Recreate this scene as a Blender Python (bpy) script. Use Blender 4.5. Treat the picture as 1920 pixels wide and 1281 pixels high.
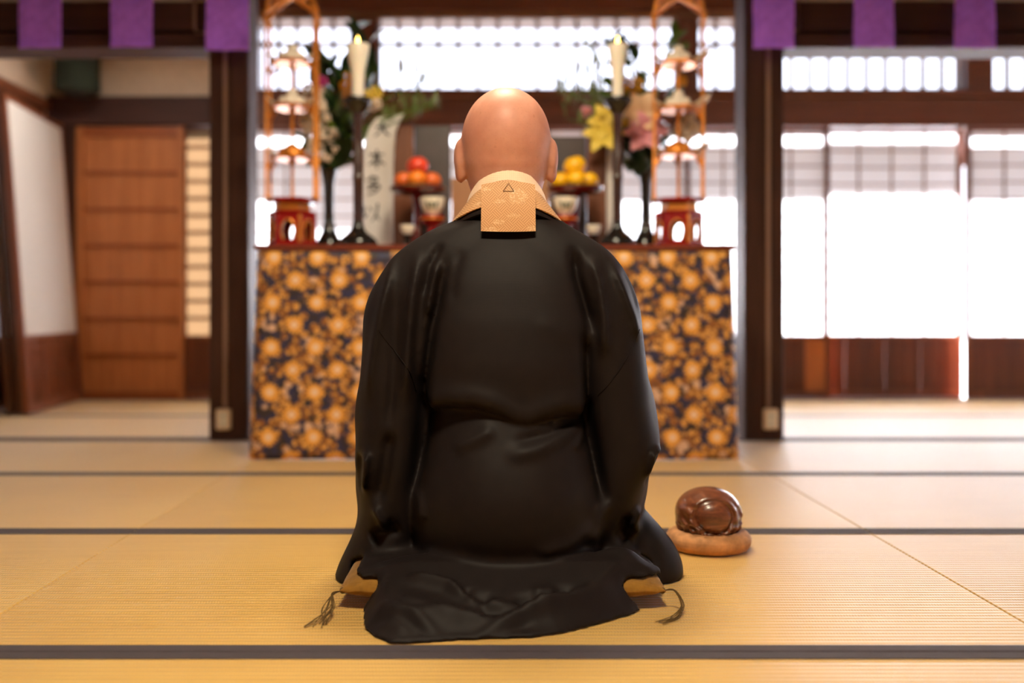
import bpy, bmesh, math, random
import numpy as np
from mathutils import Vector, Matrix, Euler
from mathutils.bvhtree import BVHTree

for _o in list(bpy.data.objects):
    bpy.data.objects.remove(_o, do_unlink=True)
SC = bpy.context.scene
COL = SC.collection
PI = math.pi
random.seed(7)

# ------------------------------------------------------------------ camera
F_PX, VX, VY, CAM_H = 1867.0, 920.0, 586.0, 0.544
cam_d = bpy.data.cameras.new('camera')
cam_d.sensor_width = 36.0
cam_d.lens = F_PX * 36.0 / 1920.0
cam_d.shift_x = (960.0 - VX) / 1920.0
cam_d.shift_y = (VY - 640.5) / 1920.0
cam_d.clip_start = 0.05
cam_d.dof.use_dof = True
cam_d.dof.focus_distance = 1.93
cam_d.dof.aperture_fstop = 1.4
cam = bpy.data.objects.new('camera', cam_d)
cam.location = (0, 0, CAM_H)
cam.rotation_euler = (PI / 2, 0, 0)
COL.objects.link(cam)
SC.camera = cam

# ------------------------------------------------------------------ world, sun, exposure
W = bpy.data.worlds.new('world')
SC.world = W
W.use_nodes = True
W.node_tree.nodes['Background'].inputs[0].default_value = (0.87, 0.88, 1.0, 1)
W.node_tree.nodes['Background'].inputs[1].default_value = 2.7
sun_d = bpy.data.lights.new('sun', 'SUN')
sun_d.energy = 105.0
sun_d.angle = math.radians(2.5)
sun_d.color = (0.97, 0.97, 1.0)
sun = bpy.data.objects.new('sun', sun_d)
sun.rotation_euler = Vector((-0.25, -1.0, -0.466)).to_track_quat('-Z', 'Y').to_euler()
sun.location = (0, 12, 8)
COL.objects.link(sun)
LAMPS = [('front', 0.0, 0.80, 46.0, (1.0, 0.86, 0.62)), ('middle', 0.0, 2.60, 30.0, (1.0, 0.86, 0.62)), ('added fill in the left bay', -2.0, 5.15, 10.0, (1.0, 0.90, 0.78))]  # last one is an added fill lamp for the dim left bay
vs = SC.view_settings
vs.view_transform = 'Standard'
vs.look = 'None'
vs.exposure = 0.38
vs.gamma = 1.0
vs.use_curve_mapping = False
SC.cycles.max_bounces = 10
SC.cycles.diffuse_bounces = 5
SC.cycles.glossy_bounces = 4
SC.cycles.transmission_bounces = 6
SC.cycles.sample_clamp_indirect = 8.0
SC.cycles.use_denoising = True
SC.cycles.caustics_reflective = False
SC.cycles.caustics_refractive = False


def PX(px, py, Y):
    """the point of the place at depth Y seen at a pixel"""
    return Vector(((px - VX) * Y / F_PX, Y, CAM_H - (py - VY) * Y / F_PX))


def xw(px, Y):
    return (px - VX) * Y / F_PX


def zw(py, Y):
    return CAM_H - (py - VY) * Y / F_PX


def srgb(r, g, b):
    f = lambda c: (c / 12.92 if c <= 0.04045 else ((c + 0.055) / 1.055) ** 2.4)
    return (f(r / 255.0), f(g / 255.0), f(b / 255.0), 1.0)


# ------------------------------------------------------------------ materials
class NT:
    def __init__(self, name):
        self.m = bpy.data.materials.new(name)
        self.m.use_nodes = True
        self.t = self.m.node_tree
        self.b = self.t.nodes['Principled BSDF']
        self.out = self.t.nodes['Material Output']

    def n(self, kind, **kw):
        nd = self.t.nodes.new(kind)
        for k, v in kw.items():
            setattr(nd, k, v)
        return nd

    def put(self, sock, v):
        if isinstance(v, S):
            v = v.s
        if isinstance(v, bpy.types.NodeSocket):
            self.t.links.new(v, sock)
        else:
            sock.default_value = v

    def math(self, op, *a):
        nd = self.n('ShaderNodeMath', operation=op)
        for i, v in enumerate(a):
            self.put(nd.inputs[i], v)
        return S(self, nd.outputs[0])

    def coord(self, which='Object'):
        return self.n('ShaderNodeTexCoord').outputs[which]

    def xyz(self, vec):
        nd = self.n('ShaderNodeSeparateXYZ')
        self.put(nd.inputs[0], vec)
        return [S(self, o) for o in nd.outputs]

    def vec(self, x, y, z=0.0):
        nd = self.n('ShaderNodeCombineXYZ')
        for i, v in enumerate((x, y, z)):
            self.put(nd.inputs[i], v)
        return nd.outputs[0]

    def scale(self, vec, sx, sy, sz):
        nd = self.n('ShaderNodeMapping')
        self.put(nd.inputs['Vector'], vec)
        nd.inputs['Scale'].default_value = (sx, sy, sz)
        return nd.outputs[0]

    def noise(self, vec, sc, det=4, rough=0.55, dist=0.0):
        nd = self.n('ShaderNodeTexNoise')
        self.put(nd.inputs['Vector'], vec)
        nd.inputs['Scale'].default_value = sc
        nd.inputs['Detail'].default_value = det
        nd.inputs['Roughness'].default_value = rough
        nd.inputs['Distortion'].default_value = dist
        return S(self, nd.outputs[0])

    def voro(self, vec, sc, feature='F1', out='Distance'):
        nd = self.n('ShaderNodeTexVoronoi', feature=feature)
        self.put(nd.inputs['Vector'], vec)
        nd.inputs['Scale'].default_value = sc
        return S(self, nd.outputs[out])

    def ramp(self, fac, stops):
        nd = self.n('ShaderNodeValToRGB')
        self.put(nd.inputs[0], fac)
        e = nd.color_ramp.elements
        while len(e) < len(stops):
            e.new(0.5)
        for i, (p, c) in enumerate(stops):
            e[i].position = p
            e[i].color = c
        return nd.outputs[0]

    def mix(self, fac, a, b):
        nd = self.n('ShaderNodeMix', data_type='RGBA')
        self.put(nd.inputs[0], fac)
        self.put(nd.inputs[6], a)
        self.put(nd.inputs[7], b)
        return nd.outputs[2]

    def step(self, v, lo, hi):
        nd = self.n('ShaderNodeMapRange', interpolation_type='SMOOTHSTEP')
        self.put(nd.inputs[0], v)
        nd.inputs[1].default_value = lo
        nd.inputs[2].default_value = hi
        return S(self, nd.outputs[0])

    def bump(self, h, strength, dist):
        nd = self.n('ShaderNodeBump')
        self.put(nd.inputs['Height'], h)
        nd.inputs['Strength'].default_value = strength
        nd.inputs['Distance'].default_value = dist
        self.put(self.b.inputs['Normal'], nd.outputs[0])

    def base(self, c, rough=0.5, spec=None, metal=None):
        self.put(self.b.inputs['Base Color'], c)
        self.put(self.b.inputs['Roughness'], rough)
        if spec is not None:
            self.b.inputs['Specular IOR Level'].default_value = spec
        if metal is not None:
            self.b.inputs['Metallic'].default_value = metal
        return self.m


class S:
    def __init__(self, nt, s):
        self.nt, self.s = nt, s

    def __add__(self, o): return self.nt.math('ADD', self, o)
    def __sub__(self, o): return self.nt.math('SUBTRACT', self, o)
    def __rsub__(self, o): return self.nt.math('SUBTRACT', o, self)
    def __mul__(self, o): return self.nt.math('MULTIPLY', self, o)
    def __truediv__(self, o): return self.nt.math('DIVIDE', self, o)
    __radd__ = __add__
    __rmul__ = __mul__
    def f(self, op, *a): return self.nt.math(op, self, *a)


def m_plain(name, c, rough=0.5, spec=None, metal=None, vary=0.10, sc=9.0):
    t = NT(name)
    n = t.noise(t.coord(), sc, 4)
    d = tuple(max(0.0, x * (1 - 2 * vary)) for x in c[:3]) + (1,)
    l = tuple(min(1.0, x * (1 + 2 * vary)) for x in c[:3]) + (1,)
    return t.base(t.ramp(n, [(0.3, d), (0.7, l)]), rough, spec, metal)


def m_wood(name, dark, light, axis='Z', rough=0.45, sc=1.0, spec=0.4):
    t = NT(name)
    st = {'X': (0.7, 14, 14), 'Y': (14, 0.7, 14), 'Z': (14, 14, 0.7)}[axis]
    v = t.scale(t.coord(), *[s * sc for s in st])
    a = t.noise(v, 2.2, 6, 0.6, 0.6)
    b = t.noise(v, 9.0, 3, 0.6)
    g = a * 0.75 + b * 0.25
    t.bump(g, 0.15, 0.002)
    return t.base(t.ramp(g, [(0.30, dark), (0.70, light)]), rough, spec)


def m_fabric(name, c, rough=0.85, weave=700.0, sheen=0.2, vary=0.06, bump=0.15, spec=0.22):
    t = NT(name)
    o = t.coord()
    n = t.noise(o, 40.0, 3)
    d = tuple(x * (1 - vary * 3) for x in c[:3]) + (1,)
    l = tuple(min(1, x * (1 + vary * 3)) for x in c[:3]) + (1,)
    x, y, z = t.xyz(o)
    w = (x * weave).f('SINE') + (z * weave).f('SINE') + (y * weave).f('SINE')
    t.bump(w, bump, 0.0006)
    t.b.inputs['Sheen Weight'].default_value = sheen
    t.b.inputs['Sheen Roughness'].default_value = 0.5
    return t.base(t.ramp(n, [(0.3, d), (0.7, l)]), rough, spec)


def m_paper(name, c, trans=0.6):
    """thin paper: part of the light is thrown back, part comes through"""
    t = NT(name)
    n = t.noise(t.coord(), 60.0, 5)
    d = tuple(x * 0.95 for x in c[:3]) + (1,)
    col = t.ramp(n, [(0.3, d), (0.7, c)])
    t.base(col, 0.9, 0.1)
    tr = t.n('ShaderNodeBsdfTranslucent')
    t.put(tr.inputs[0], col)
    mx = t.n('ShaderNodeMixShader')
    mx.inputs[0].default_value = trans
    t.t.links.new(t.b.outputs[0], mx.inputs[1])
    t.t.links.new(tr.outputs[0], mx.inputs[2])
    t.t.links.new(mx.outputs[0], t.out.inputs[0])
    return t.m


MAT = {}
MAT['pillar'] = m_wood('dark pillar wood', srgb(48, 27, 20), srgb(80, 48, 35), 'Z', 0.55, spec=0.25)
MAT['beam'] = m_wood('dark beam wood', srgb(48, 28, 24), srgb(78, 46, 38), 'X', 0.6, spec=0.25)
MAT['lintel'] = m_wood('red brown lintel wood', srgb(84, 44, 29), srgb(124, 70, 46), 'X', 0.38)
MAT['shoji_wood'] = m_wood('shoji frame wood', srgb(96, 50, 30), srgb(140, 80, 48), 'Z', 0.45)
MAT['kumiko'] = m_wood('lattice bar wood', srgb(120, 84, 62), srgb(160, 116, 84), 'Z', 0.5)
MAT['koshi'] = m_wood('red wainscot wood', srgb(72, 34, 20), srgb(116, 58, 32), 'Z', 0.32)
MAT['koshi_light'] = m_wood('orange wainscot wood', srgb(170, 92, 40), srgb(196, 116, 56), 'Z', 0.32)
MAT['door_wood'] = m_wood('cedar door wood', srgb(154, 88, 44), srgb(194, 122, 70), 'Z', 0.45)
MAT['batten'] = m_wood('cedar batten wood', srgb(120, 60, 24), srgb(158, 84, 38), 'X', 0.45)
MAT['dark_stile'] = m_wood('dark stile wood', srgb(52, 30, 18), srgb(96, 58, 34), 'Z', 0.4)
MAT['plaster'] = m_plain('beige plaster', srgb(222, 200, 176), 0.9, 0.2, vary=0.03, sc=25)
MAT['ceiling'] = m_wood('ceiling board wood', srgb(96, 66, 46), srgb(136, 98, 70), 'Y', 0.6)
MAT['paper'] = m_paper('shoji paper', (0.84, 0.84, 0.86, 1), 0.55)
MAT['paper_cream_shaded'] = m_paper('shade-darkened tan shoji paper', (0.37, 0.285, 0.20, 1), 0.4)  # darker tan puts the shade outside this door into the paper colour
_g = NT('transom glass')
_gg = _g.n('ShaderNodeBsdfGlass')
_gg.inputs['Roughness'].default_value = 0.0
_gg.inputs['IOR'].default_value = 1.01
_gt = _g.n('ShaderNodeBsdfTransparent')
_gt.inputs[0].default_value = (0.95, 0.97, 1.0, 1)
_gx = _g.n('ShaderNodeMixShader')
_gx.inputs[0].default_value = 0.9
_g.t.links.new(_gg.outputs[0], _gx.inputs[1])
_g.t.links.new(_gt.outputs[0], _gx.inputs[2])
_g.t.links.new(_gx.outputs[0], _g.out.inputs[0])
MAT['glass'] = _g.m
MAT['gravel'] = m_plain('pale garden gravel', (0.20, 0.19, 0.18, 1), 0.95, vary=0.2, sc=60)
MAT['beige_plastic'] = m_plain('beige plastic', srgb(226, 196, 164), 0.45, vary=0.02)
MAT['conduit'] = m_plain('taupe conduit plastic', srgb(140, 108, 90), 0.5, vary=0.03)
MAT['purple'] = m_fabric('purple cloth', srgb(172, 108, 255), 0.8, 500, 0.3)
MAT['black_lacquer'] = m_plain('black lacquer', (0.012, 0.010, 0.009, 1), 0.16, 0.6)
MAT['stem_lacquer'] = m_plain('dark brown lacquer', (0.045, 0.018, 0.013, 1), 0.2, 0.6)
MAT['red_lacquer'] = m_plain('red lacquer', srgb(150, 22, 18), 0.22, 0.5)
MAT['dark_red_lacquer'] = m_plain('dark red lacquer', srgb(96, 20, 18), 0.2, 0.5)
MAT['gold'] = m_plain('gilded wood', srgb(222, 138, 52), 0.38, 0.5, 0.55, vary=0.12, sc=40)
MAT['altar_board'] = m_wood('altar top wood', srgb(90, 38, 26), srgb(128, 60, 42), 'X', 0.3)
MAT['wax'] = NT('candle wax').base(srgb(250, 238, 222), 0.4, 0.4)
_w = MAT['wax'].node_tree.nodes['Principled BSDF']
_w.inputs['Subsurface Weight'].default_value = 0.5
_w.inputs['Subsurface Radius'].default_value = (0.03, 0.018, 0.01)
_t = NT('candle flame')
_t.base((1, 0.6, 0.1, 1), 0.5)
_t.b.inputs['Emission Color'].default_value = (1.0, 0.60, 0.12, 1)
_t.b.inputs['Emission Strength'].default_value = 14.0
MAT['flame'] = _t.m
MAT['white_cake'] = m_plain('white sugar cake', srgb(244, 230, 212), 0.6, vary=0.03)
MAT['white_china'] = m_plain('white china', srgb(240, 232, 216), 0.2, 0.5, vary=0.02)
MAT['emblem'] = m_plain('dark green emblem glaze', srgb(52, 64, 48), 0.3)
MAT['silver'] = m_plain('polished silver', (0.8, 0.8, 0.84, 1), 0.15, 0.5, 1.0, vary=0.02)
MAT['dark_panel'] = m_plain('dark grey lacquer panel', srgb(72, 60, 60), 0.35, 0.5)
MAT['shrine_wood'] = m_wood('brown shrine wood', srgb(92, 52, 32), srgb(132, 80, 52), 'Z', 0.4)
MAT['tan_wood'] = m_wood('tan shrine wood', srgb(160, 108, 72), srgb(196, 140, 98), 'Z', 0.45)
MAT['scroll'] = m_paper('white scroll paper', (0.86, 0.82, 0.78, 1), 0.25)
MAT['ink'] = m_plain('black ink', (0.02, 0.018, 0.02, 1), 0.7)
MAT['lantern'] = m_plain('dark green lantern paper', srgb(34, 44, 30), 0.8)
MAT['black_metal'] = m_plain('black metal', (0.02, 0.02, 0.02, 1), 0.4)
MAT['cushion'] = m_fabric('ochre cushion cloth', srgb(140, 96, 28), 0.8, 900, 0.2, 0.08)
MAT['tassel'] = m_plain('olive tassel thread', srgb(88, 64, 20), 0.8)
MAT['heri'] = m_fabric('dark tatami border cloth', srgb(58, 48, 54), 0.8, 1500, 0.2, 0.04)
MAT['subfloor'] = m_plain('dark subfloor boards', srgb(70, 50, 36), 0.8)
MAT['robe'] = m_fabric('black robe wool', (0.0125, 0.0084, 0.0080, 1), 0.57, 3600, 0.0, 0.03, 0.04, 0.12)
MAT['cream_silk'] = m_fabric('cream collar silk', srgb(250, 214, 182), 0.6, 1600, 0.2, 0.02)
MAT['apple'] = m_plain('red apple skin', srgb(226, 70, 44), 0.3, 0.5, vary=0.2, sc=30)
MAT['orange'] = m_plain('orange peel', srgb(250, 132, 34), 0.4, 0.5, vary=0.08, sc=30)
MAT['peach'] = m_plain('rosy orange skin', srgb(240, 112, 50), 0.35, 0.5, vary=0.15, sc=25)
MAT['yellow'] = m_plain('yellow citrus peel', srgb(252, 186, 14), 0.4, 0.5, vary=0.06, sc=30)
MAT['stalk'] = m_plain('brown fruit stalk', srgb(90, 60, 30), 0.7)
MAT['leaf_dark'] = m_plain('dark leaf', srgb(34, 60, 26), 0.4, 0.5, vary=0.25)
MAT['leaf_mid'] = m_plain('green leaf', srgb(84, 116, 40), 0.45, 0.5, vary=0.25)
MAT['leaf_bright'] = m_plain('bright green leaf', srgb(120, 158, 36), 0.45, 0.5, vary=0.2)
MAT['willow'] = m_plain('willow leaf', srgb(104, 116, 62), 0.5, vary=0.2)
MAT['fl_white'] = m_plain('cream blossom', srgb(232, 212, 190), 0.7, vary=0.05)
MAT['fl_pink'] = m_plain('pink lily petal', srgb(224, 150, 160), 0.6, vary=0.12)
MAT['fl_magenta'] = m_plain('magenta blossom', srgb(206, 60, 140), 0.6)
MAT['fl_yellow'] = m_plain('yellow blossom', srgb(232, 202, 80), 0.6, vary=0.1)
MAT['fl_gold'] = m_plain('golden blossom', srgb(226, 160, 30), 0.6, vary=0.1)
MAT['fl_peach'] = m_plain('peach lily bud', srgb(232, 196, 160), 0.6, vary=0.08)


def make_tatami():
    t = NT('tatami rush')
    o = t.coord()
    x, y, z = t.xyz(o)
    rib = (y * (2 * PI / 0.0165)).f('SINE')
    rush = (x * (2 * PI / 0.0052) + (y * (PI / 0.0165)).f('SINE') * 2.0).f('SINE')
    n = t.noise(t.scale(o, 1.2, 26, 1), 3.0, 6, 0.6)
    big = t.noise(o, 1.6, 3)
    fine = t.noise(t.scale(o, 90, 400, 1), 1.0, 2)
    fac = n * 0.45 + big * 0.3 + fine * 0.25 + rib * 0.035
    col = t.ramp(fac, [(0.28, srgb(184, 140, 66)), (0.5, srgb(208, 165, 86)), (0.75, srgb(224, 186, 108))])
    t.bump(rib * 0.8 + rush * 0.2, 0.5, 0.0012)
    t.b.inputs['Sheen Weight'].default_value = 0.4
    t.b.inputs['Sheen Roughness'].default_value = 0.35
    return t.base(col, 0.36, 0.8)


MAT['tatami'] = make_tatami()


def make_brocade():
    """navy ground, gold leaves and round gold chrysanthemums, woven flat"""
    t = NT('gold and navy brocade')
    u, v, _ = t.xyz(t.coord('UV'))
    P, Q = 0.162, 0.166

    def cell(off):
        a = (u / P + off)
        b = (v / Q + off)
        fx = (a.f('FRACT') - 0.5) * P
        fy = (b.f('FRACT') - 0.5) * Q
        r = (fx * fx + fy * fy).f('SQRT')
        return r, fy.f('ARCTAN2', fx)
    rA, aA = cell(0.0)
    rB, aB = cell(0.5)
    uv = t.vec(u, v)
    wob = t.noise(uv, 22, 2) * 0.012 - 0.006

    def flower(r, a):
        pet = (a * 14.0).f('SINE') * 0.003 + wob
        disc = 1.0 - t.step(r + pet, 0.026, 0.037)
        heart = 1.0 - t.step(r, 0.008, 0.019)
        ring = (r * 420.0).f('SINE') * 0.5 + 0.5
        return disc, heart, ring
    dA, hA, gA = flower(rA, aA)
    dB, hB, gB = flower(rB, aB)
    leaf = t.voro(uv, 34.0)
    leaf2 = t.voro(uv, 60.0)
    n = t.noise(uv, 30.0, 4)
    lm = t.step(leaf + n * 0.34, 0.60, 0.82)
    ground = t.mix(t.step(n, 0.40, 0.60), srgb(54, 42, 38), srgb(46, 46, 80))
    gold = t.mix(t.step(leaf2, 0.2, 0.6), srgb(232, 170, 88), srgb(138, 86, 42))
    pale = t.step(t.noise(uv, 13.0, 1), 0.58, 0.64)
    gold = t.mix(pale, gold, srgb(208, 168, 142))
    c = t.mix(lm, gold, ground)
    petal = t.mix(gA, srgb(212, 136, 50), srgb(238, 176, 78))
    c = t.mix(dA, c, petal)
    c = t.mix(hA, c, srgb(232, 200, 170))
    c = t.mix(dB, c, petal)
    c = t.mix(hB, c, srgb(232, 200, 170))
    t.bump(n, 0.1, 0.002)
    return t.base(c, 0.5, 0.4)


MAT['brocade'] = make_brocade()


def make_sayagata():
    """peach silk with a diagonal key fret and a few woven clouds"""
    t = NT('peach key fret silk')
    u, v, _ = t.xyz(t.coord('UV'))
    K = 0.0078
    a = (u + v) * (0.7071 / K)
    b = (u - v) * (0.7071 / K)
    ca, cb = a * 0.5, b * 0.5
    chk = ((ca.f('FLOOR') + cb.f('FLOOR')) * 0.5).f('FRACT') * 2.0
    la = ((a * 2.0).f('FRACT') - 0.5).f('ABSOLUTE')
    lb = ((b * 2.0).f('FRACT') - 0.5).f('ABSOLUTE')
    line = la * chk + lb * (1.0 - chk)
    key = t.step(line, 0.28, 0.36)
    uv = t.vec(u, v)
    n = t.noise(uv, 150.0, 3)
    cloud = None
    for cx, cy, rx, ry in ((0.018, 0.022, 0.017, 0.015), (-0.017, 0.012, 0.011, 0.004), (0.011, -0.016, 0.012, 0.004),
                           (-0.019, -0.028, 0.011, 0.005), (-0.034, -0.046, 0.015, 0.008), (0.045, -0.040, 0.010, 0.005),
                           (-0.042, 0.036, 0.012, 0.004), (0.10, 0.02, 0.012, 0.006), (-0.11, 0.0, 0.012, 0.006)):
        dx = (u - cx) / rx
        dy = (v - cy) / ry
        d = (dx * dx + dy * dy).f('SQRT') + (n - 0.5) * 1.6
        m = 1.0 - t.step(d, 0.85, 1.05)
        cloud = m if cloud is None else cloud.f('MAXIMUM', m)
    curl = t.step(t.voro(uv, 420.0), 0.30, 0.42)
    c = t.mix(key, srgb(222, 174, 128), srgb(188, 134, 90))
    cc = t.mix(curl, srgb(244, 212, 174), srgb(214, 166, 120))
    c = t.mix(cloud, c, cc)
    t.bump(key * (1.0 - cloud), 0.2, 0.0006)
    return t.base(c, 0.55, 0.4)


MAT['fret'] = make_sayagata()


def make_skin():
    t = NT('skin')
    o = t.coord()
    n = t.noise(o, 14.0, 5, 0.6)
    sp = t.noise(o, 210.0, 2)
    fr = t.step(t.noise(o, 62.0, 1), 0.70, 0.78)
    c = t.ramp(n, [(0.25, srgb(184, 122, 102)), (0.55, srgb(202, 142, 120)), (0.8, srgb(214, 158, 136))])
    c = t.mix(fr * 0.35, c, srgb(168, 104, 82))
    c = t.mix(t.step(sp, 0.60, 0.72) * 0.18, c, srgb(150, 108, 92))
    t.bump(sp, 0.06, 0.001)
    t.b.inputs['Subsurface Weight'].default_value = 0.25
    t.b.inputs['Subsurface Radius'].default_value = (0.012, 0.004, 0.002)
    t.b.inputs['Subsurface Scale'].default_value = 1.0
    return t.base(c, 0.50, 0.35)


MAT['skin'] = make_skin()


def make_mokugyo():
    t = NT('polished carved wood')
    o = t.coord()
    n = t.noise(t.scale(o, 6, 6, 22), 3.0, 6, 0.6, 1.2)
    c = t.ramp(n, [(0.3, srgb(72, 36, 22)), (0.55, srgb(112, 62, 40)), (0.75, srgb(150, 92, 62))])
    t.b.inputs['Coat Weight'].default_value = 0.5
    t.b.inputs['Coat Roughness'].default_value = 0.12
    return t.base(c, 0.3, 0.5)


MAT['mokugyo'] = make_mokugyo()
MAT['mok_cushion'] = m_fabric('tan round cushion cloth', srgb(186, 130, 84), 0.75, 900, 0.2, 0.1)


# ------------------------------------------------------------------ mesh helpers
def rootloc(o):
    while o.parent is not None:
        o = o.parent
    return o.location.copy()


def mk(name, verts, faces, mat, parent=None, smooth=False, loc=None, uv=None, angle=40):
    """one mesh object; vertices come in world coordinates and are stored about the root's base"""
    if parent is not None:
        base = rootloc(parent)
    else:
        base = Vector(loc) if loc is not None else Vector((0, 0, 0))
    me = bpy.data.meshes.new(name)
    me.from_pydata([(v[0] - base[0], v[1] - base[1], v[2] - base[2]) for v in verts], [], faces)
    if uv is not None:
        l = me.uv_layers.new(name='UVMap')
        for lp in me.loops:
            l.data[lp.index].uv = uv[lp.vertex_index]
    me.materials.append(MAT[mat] if isinstance(mat, str) else mat)
    if smooth:
        me.polygons.foreach_set('use_smooth', [True] * len(me.polygons))
        me.set_sharp_from_angle(angle=math.radians(angle))
    me.update()
    o = bpy.data.objects.new(name, me)
    COL.objects.link(o)
    if parent is not None:
        o.parent = parent
    else:
        o.location = base
    return o


def inst(name, me, loc, parent=None, rot=None, scale=None):
    """an object that shares mesh data with its fellows; loc in world coordinates"""
    o = bpy.data.objects.new(name, me)
    COL.objects.link(o)
    b = rootloc(parent) if parent is not None else Vector((0, 0, 0))
    o.location = Vector(loc) - b
    if rot is not None:
        o.rotation_euler = rot
    if scale is not None:
        o.scale = scale
    if parent is not None:
        if parent.parent is not None:
            o.location = o.location - parent.location
        o.parent = parent
    return o


def tag(o, label=None, cat=None, group=None, kind=None):
    if label: o['label'] = label
    if cat: o['category'] = cat
    if group: o['group'] = group
    if kind: o['kind'] = kind
    return o


def thing(name, loc, label, cat=None, group=None, kind=None):
    o = bpy.data.objects.new(name, None)
    o.empty_display_size = 0.05
    COL.objects.link(o)
    o.location = loc
    return tag(o, label, cat, group, kind)


class MB:
    """collects shapes that belong to one part"""
    def __init__(self):
        self.v, self.f = [], []

    def add(self, vs_, fs_):
        k = len(self.v)
        self.v += [tuple(p) for p in vs_]
        self.f += [tuple(i + k for i in f) for f in fs_]
        return self

    def box(self, a, b, c=0.0):
        x0, y0, z0 = a
        x1, y1, z1 = b
        if c <= 0:
            return self.add([(x0, y0, z0), (x1, y0, z0), (x1, y1, z0), (x0, y1, z0), (x0, y0, z1), (x1, y0, z1), (x1, y1, z1), (x0, y1, z1)],
                            [(0, 3, 2, 1), (4, 5, 6, 7), (0, 1, 5, 4), (1, 2, 6, 5), (2, 3, 7, 6), (3, 0, 4, 7)])
        bm = bmesh.new()
        bmesh.ops.create_cube(bm, size=1.0)
        for w in bm.verts:
            w.co = Vector(((x0 + x1) / 2 + w.co.x * (x1 - x0), (y0 + y1) / 2 + w.co.y * (y1 - y0), (z0 + z1) / 2 + w.co.z * (z1 - z0)))
        bmesh.ops.bevel(bm, geom=bm.edges[:], offset=c, segments=1, affect='EDGES')
        bm.verts.index_update()
        self.add([w.co.copy() for w in bm.verts], [[w.index for w in f.verts] for f in bm.faces])
        bm.free()
        return self

    def lathe(self, prof, c=(0, 0, 0), n=24, axis='Z', squash=1.0):
        """prof: (radius, height) from bottom to top"""
        vs_, fs_ = [], []
        for r, h in prof:
            for i in range(n):
                a = 2 * PI * i / n
                vs_.append((c[0] + r * math.cos(a), c[1] + r * math.sin(a) * squash, c[2] + h))
        m = len(prof)
        for j in range(m - 1):
            for i in range(n):
                k = (i + 1) % n
                fs_.append((j * n + i, j * n + k, (j + 1) * n + k, (j + 1) * n + i))
        fs_.append(tuple(reversed(range(n))))
        fs_.append(tuple(range((m - 1) * n, m * n)))
        return self.add(vs_, fs_)

    def tube(self, pts, r, n=8, closed=False):
        pts = [Vector(p) for p in pts]
        rs = r if isinstance(r, (list, tuple)) else [r] * len(pts)
        vs_, fs_ = [], []
        m = len(pts)
        up = Vector((0, 0, 1))
        for i, p in enumerate(pts):
            if closed:
                d = pts[(i + 1) % m] - pts[i - 1]
            else:
                d = pts[min(i + 1, m - 1)] - pts[max(i - 1, 0)]
            d.normalize()
            s = d.cross(up)
            if s.length < 1e-3:
                s = d.cross(Vector((1, 0, 0)))
            s.normalize()
            t = s.cross(d)
            for k in range(n):
                a = 2 * PI * k / n
                vs_.append(p + (s * math.cos(a) + t * math.sin(a)) * rs[i])
        for i in range(m if closed else m - 1):
            j = (i + 1) % m
            for k in range(n):
                q = (k + 1) % n
                fs_.append((i * n + k, i * n + q, j * n + q, j * n + k))
        if not closed:
            fs_.append(tuple(reversed(range(n))))
            fs_.append(tuple(range((m - 1) * n, m * n)))
        return self.add(vs_, fs_)

    def ball(self, c, r, nu=16, nv=10):
        rx, ry, rz = r if isinstance(r, (tuple, list)) else (r, r, r)
        prof = []
        vs_, fs_ = [(c[0], c[1], c[2] - rz)], []
        for j in range(1, nv):
            t = PI * j / nv
            for i in range(nu):
                a = 2 * PI * i / nu
                vs_.append((c[0] + rx * math.sin(t) * math.cos(a), c[1] + ry * math.sin(t) * math.sin(a), c[2] - rz * math.cos(t)))
        vs_.append((c[0], c[1], c[2] + rz))
        for i in range(nu):
            k = (i + 1) % nu
            fs_.append((0, 1 + k, 1 + i))
            for j in range(nv - 2):
                a = 1 + j * nu
                fs_.append((a + i, a + k, a + nu + k, a + nu + i))
            a = 1 + (nv - 2) * nu
            fs_.append((a + i, a + k, len(vs_) - 1))
        return self.add(vs_, fs_)

    def sheet(self, grid, th=0.0):
        """grid[i][j] of points; with th a slab thickened along the normals"""
        ni, nj = len(grid), len(grid[0])
        P = [[Vector(p) for p in row] for row in grid]
        if th <= 0:
            vs_ = [p for row in P for p in row]
            return self.add(vs_, [(i * nj + j, i * nj + j + 1, (i + 1) * nj + j + 1, (i + 1) * nj + j) for i in range(ni - 1) for j in range(nj - 1)])
        top, bot = [], []
        for i in range(ni):
            for j in range(nj):
                a = P[min(i + 1, ni - 1)][j] - P[max(i - 1, 0)][j]
                b = P[i][min(j + 1, nj - 1)] - P[i][max(j - 1, 0)]
                n = a.cross(b)
                if n.length > 1e-12:
                    n.normalize()
                top.append(P[i][j] + n * th / 2)
                bot.append(P[i][j] - n * th / 2)
        N = ni * nj
        fs_ = []
        for i in range(ni - 1):
            for j in range(nj - 1):
                a, b, c, d = i * nj + j, i * nj + j + 1, (i + 1) * nj + j + 1, (i + 1) * nj + j
                fs_.append((a, d, c, b)[::-1])
                fs_.append((a + N, d + N, c + N, b + N))
        ring = [j for j in range(nj)] + [i * nj + nj - 1 for i in range(1, ni)] + [(ni - 1) * nj + j for j in range(nj - 2, -1, -1)] + [i * nj for i in range(ni - 2, 0, -1)]
        for k in range(len(ring)):
            a, b = ring[k], ring[(k + 1) % len(ring)]
            fs_.append((a, a + N, b + N, b))
        return self.add(top + bot, fs_)

    def build(self, name, mat, parent=None, smooth=False, loc=None, uv=None, angle=40):
        return mk(name, self.v, self.f, mat, parent, smooth, loc, uv, angle)


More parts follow.
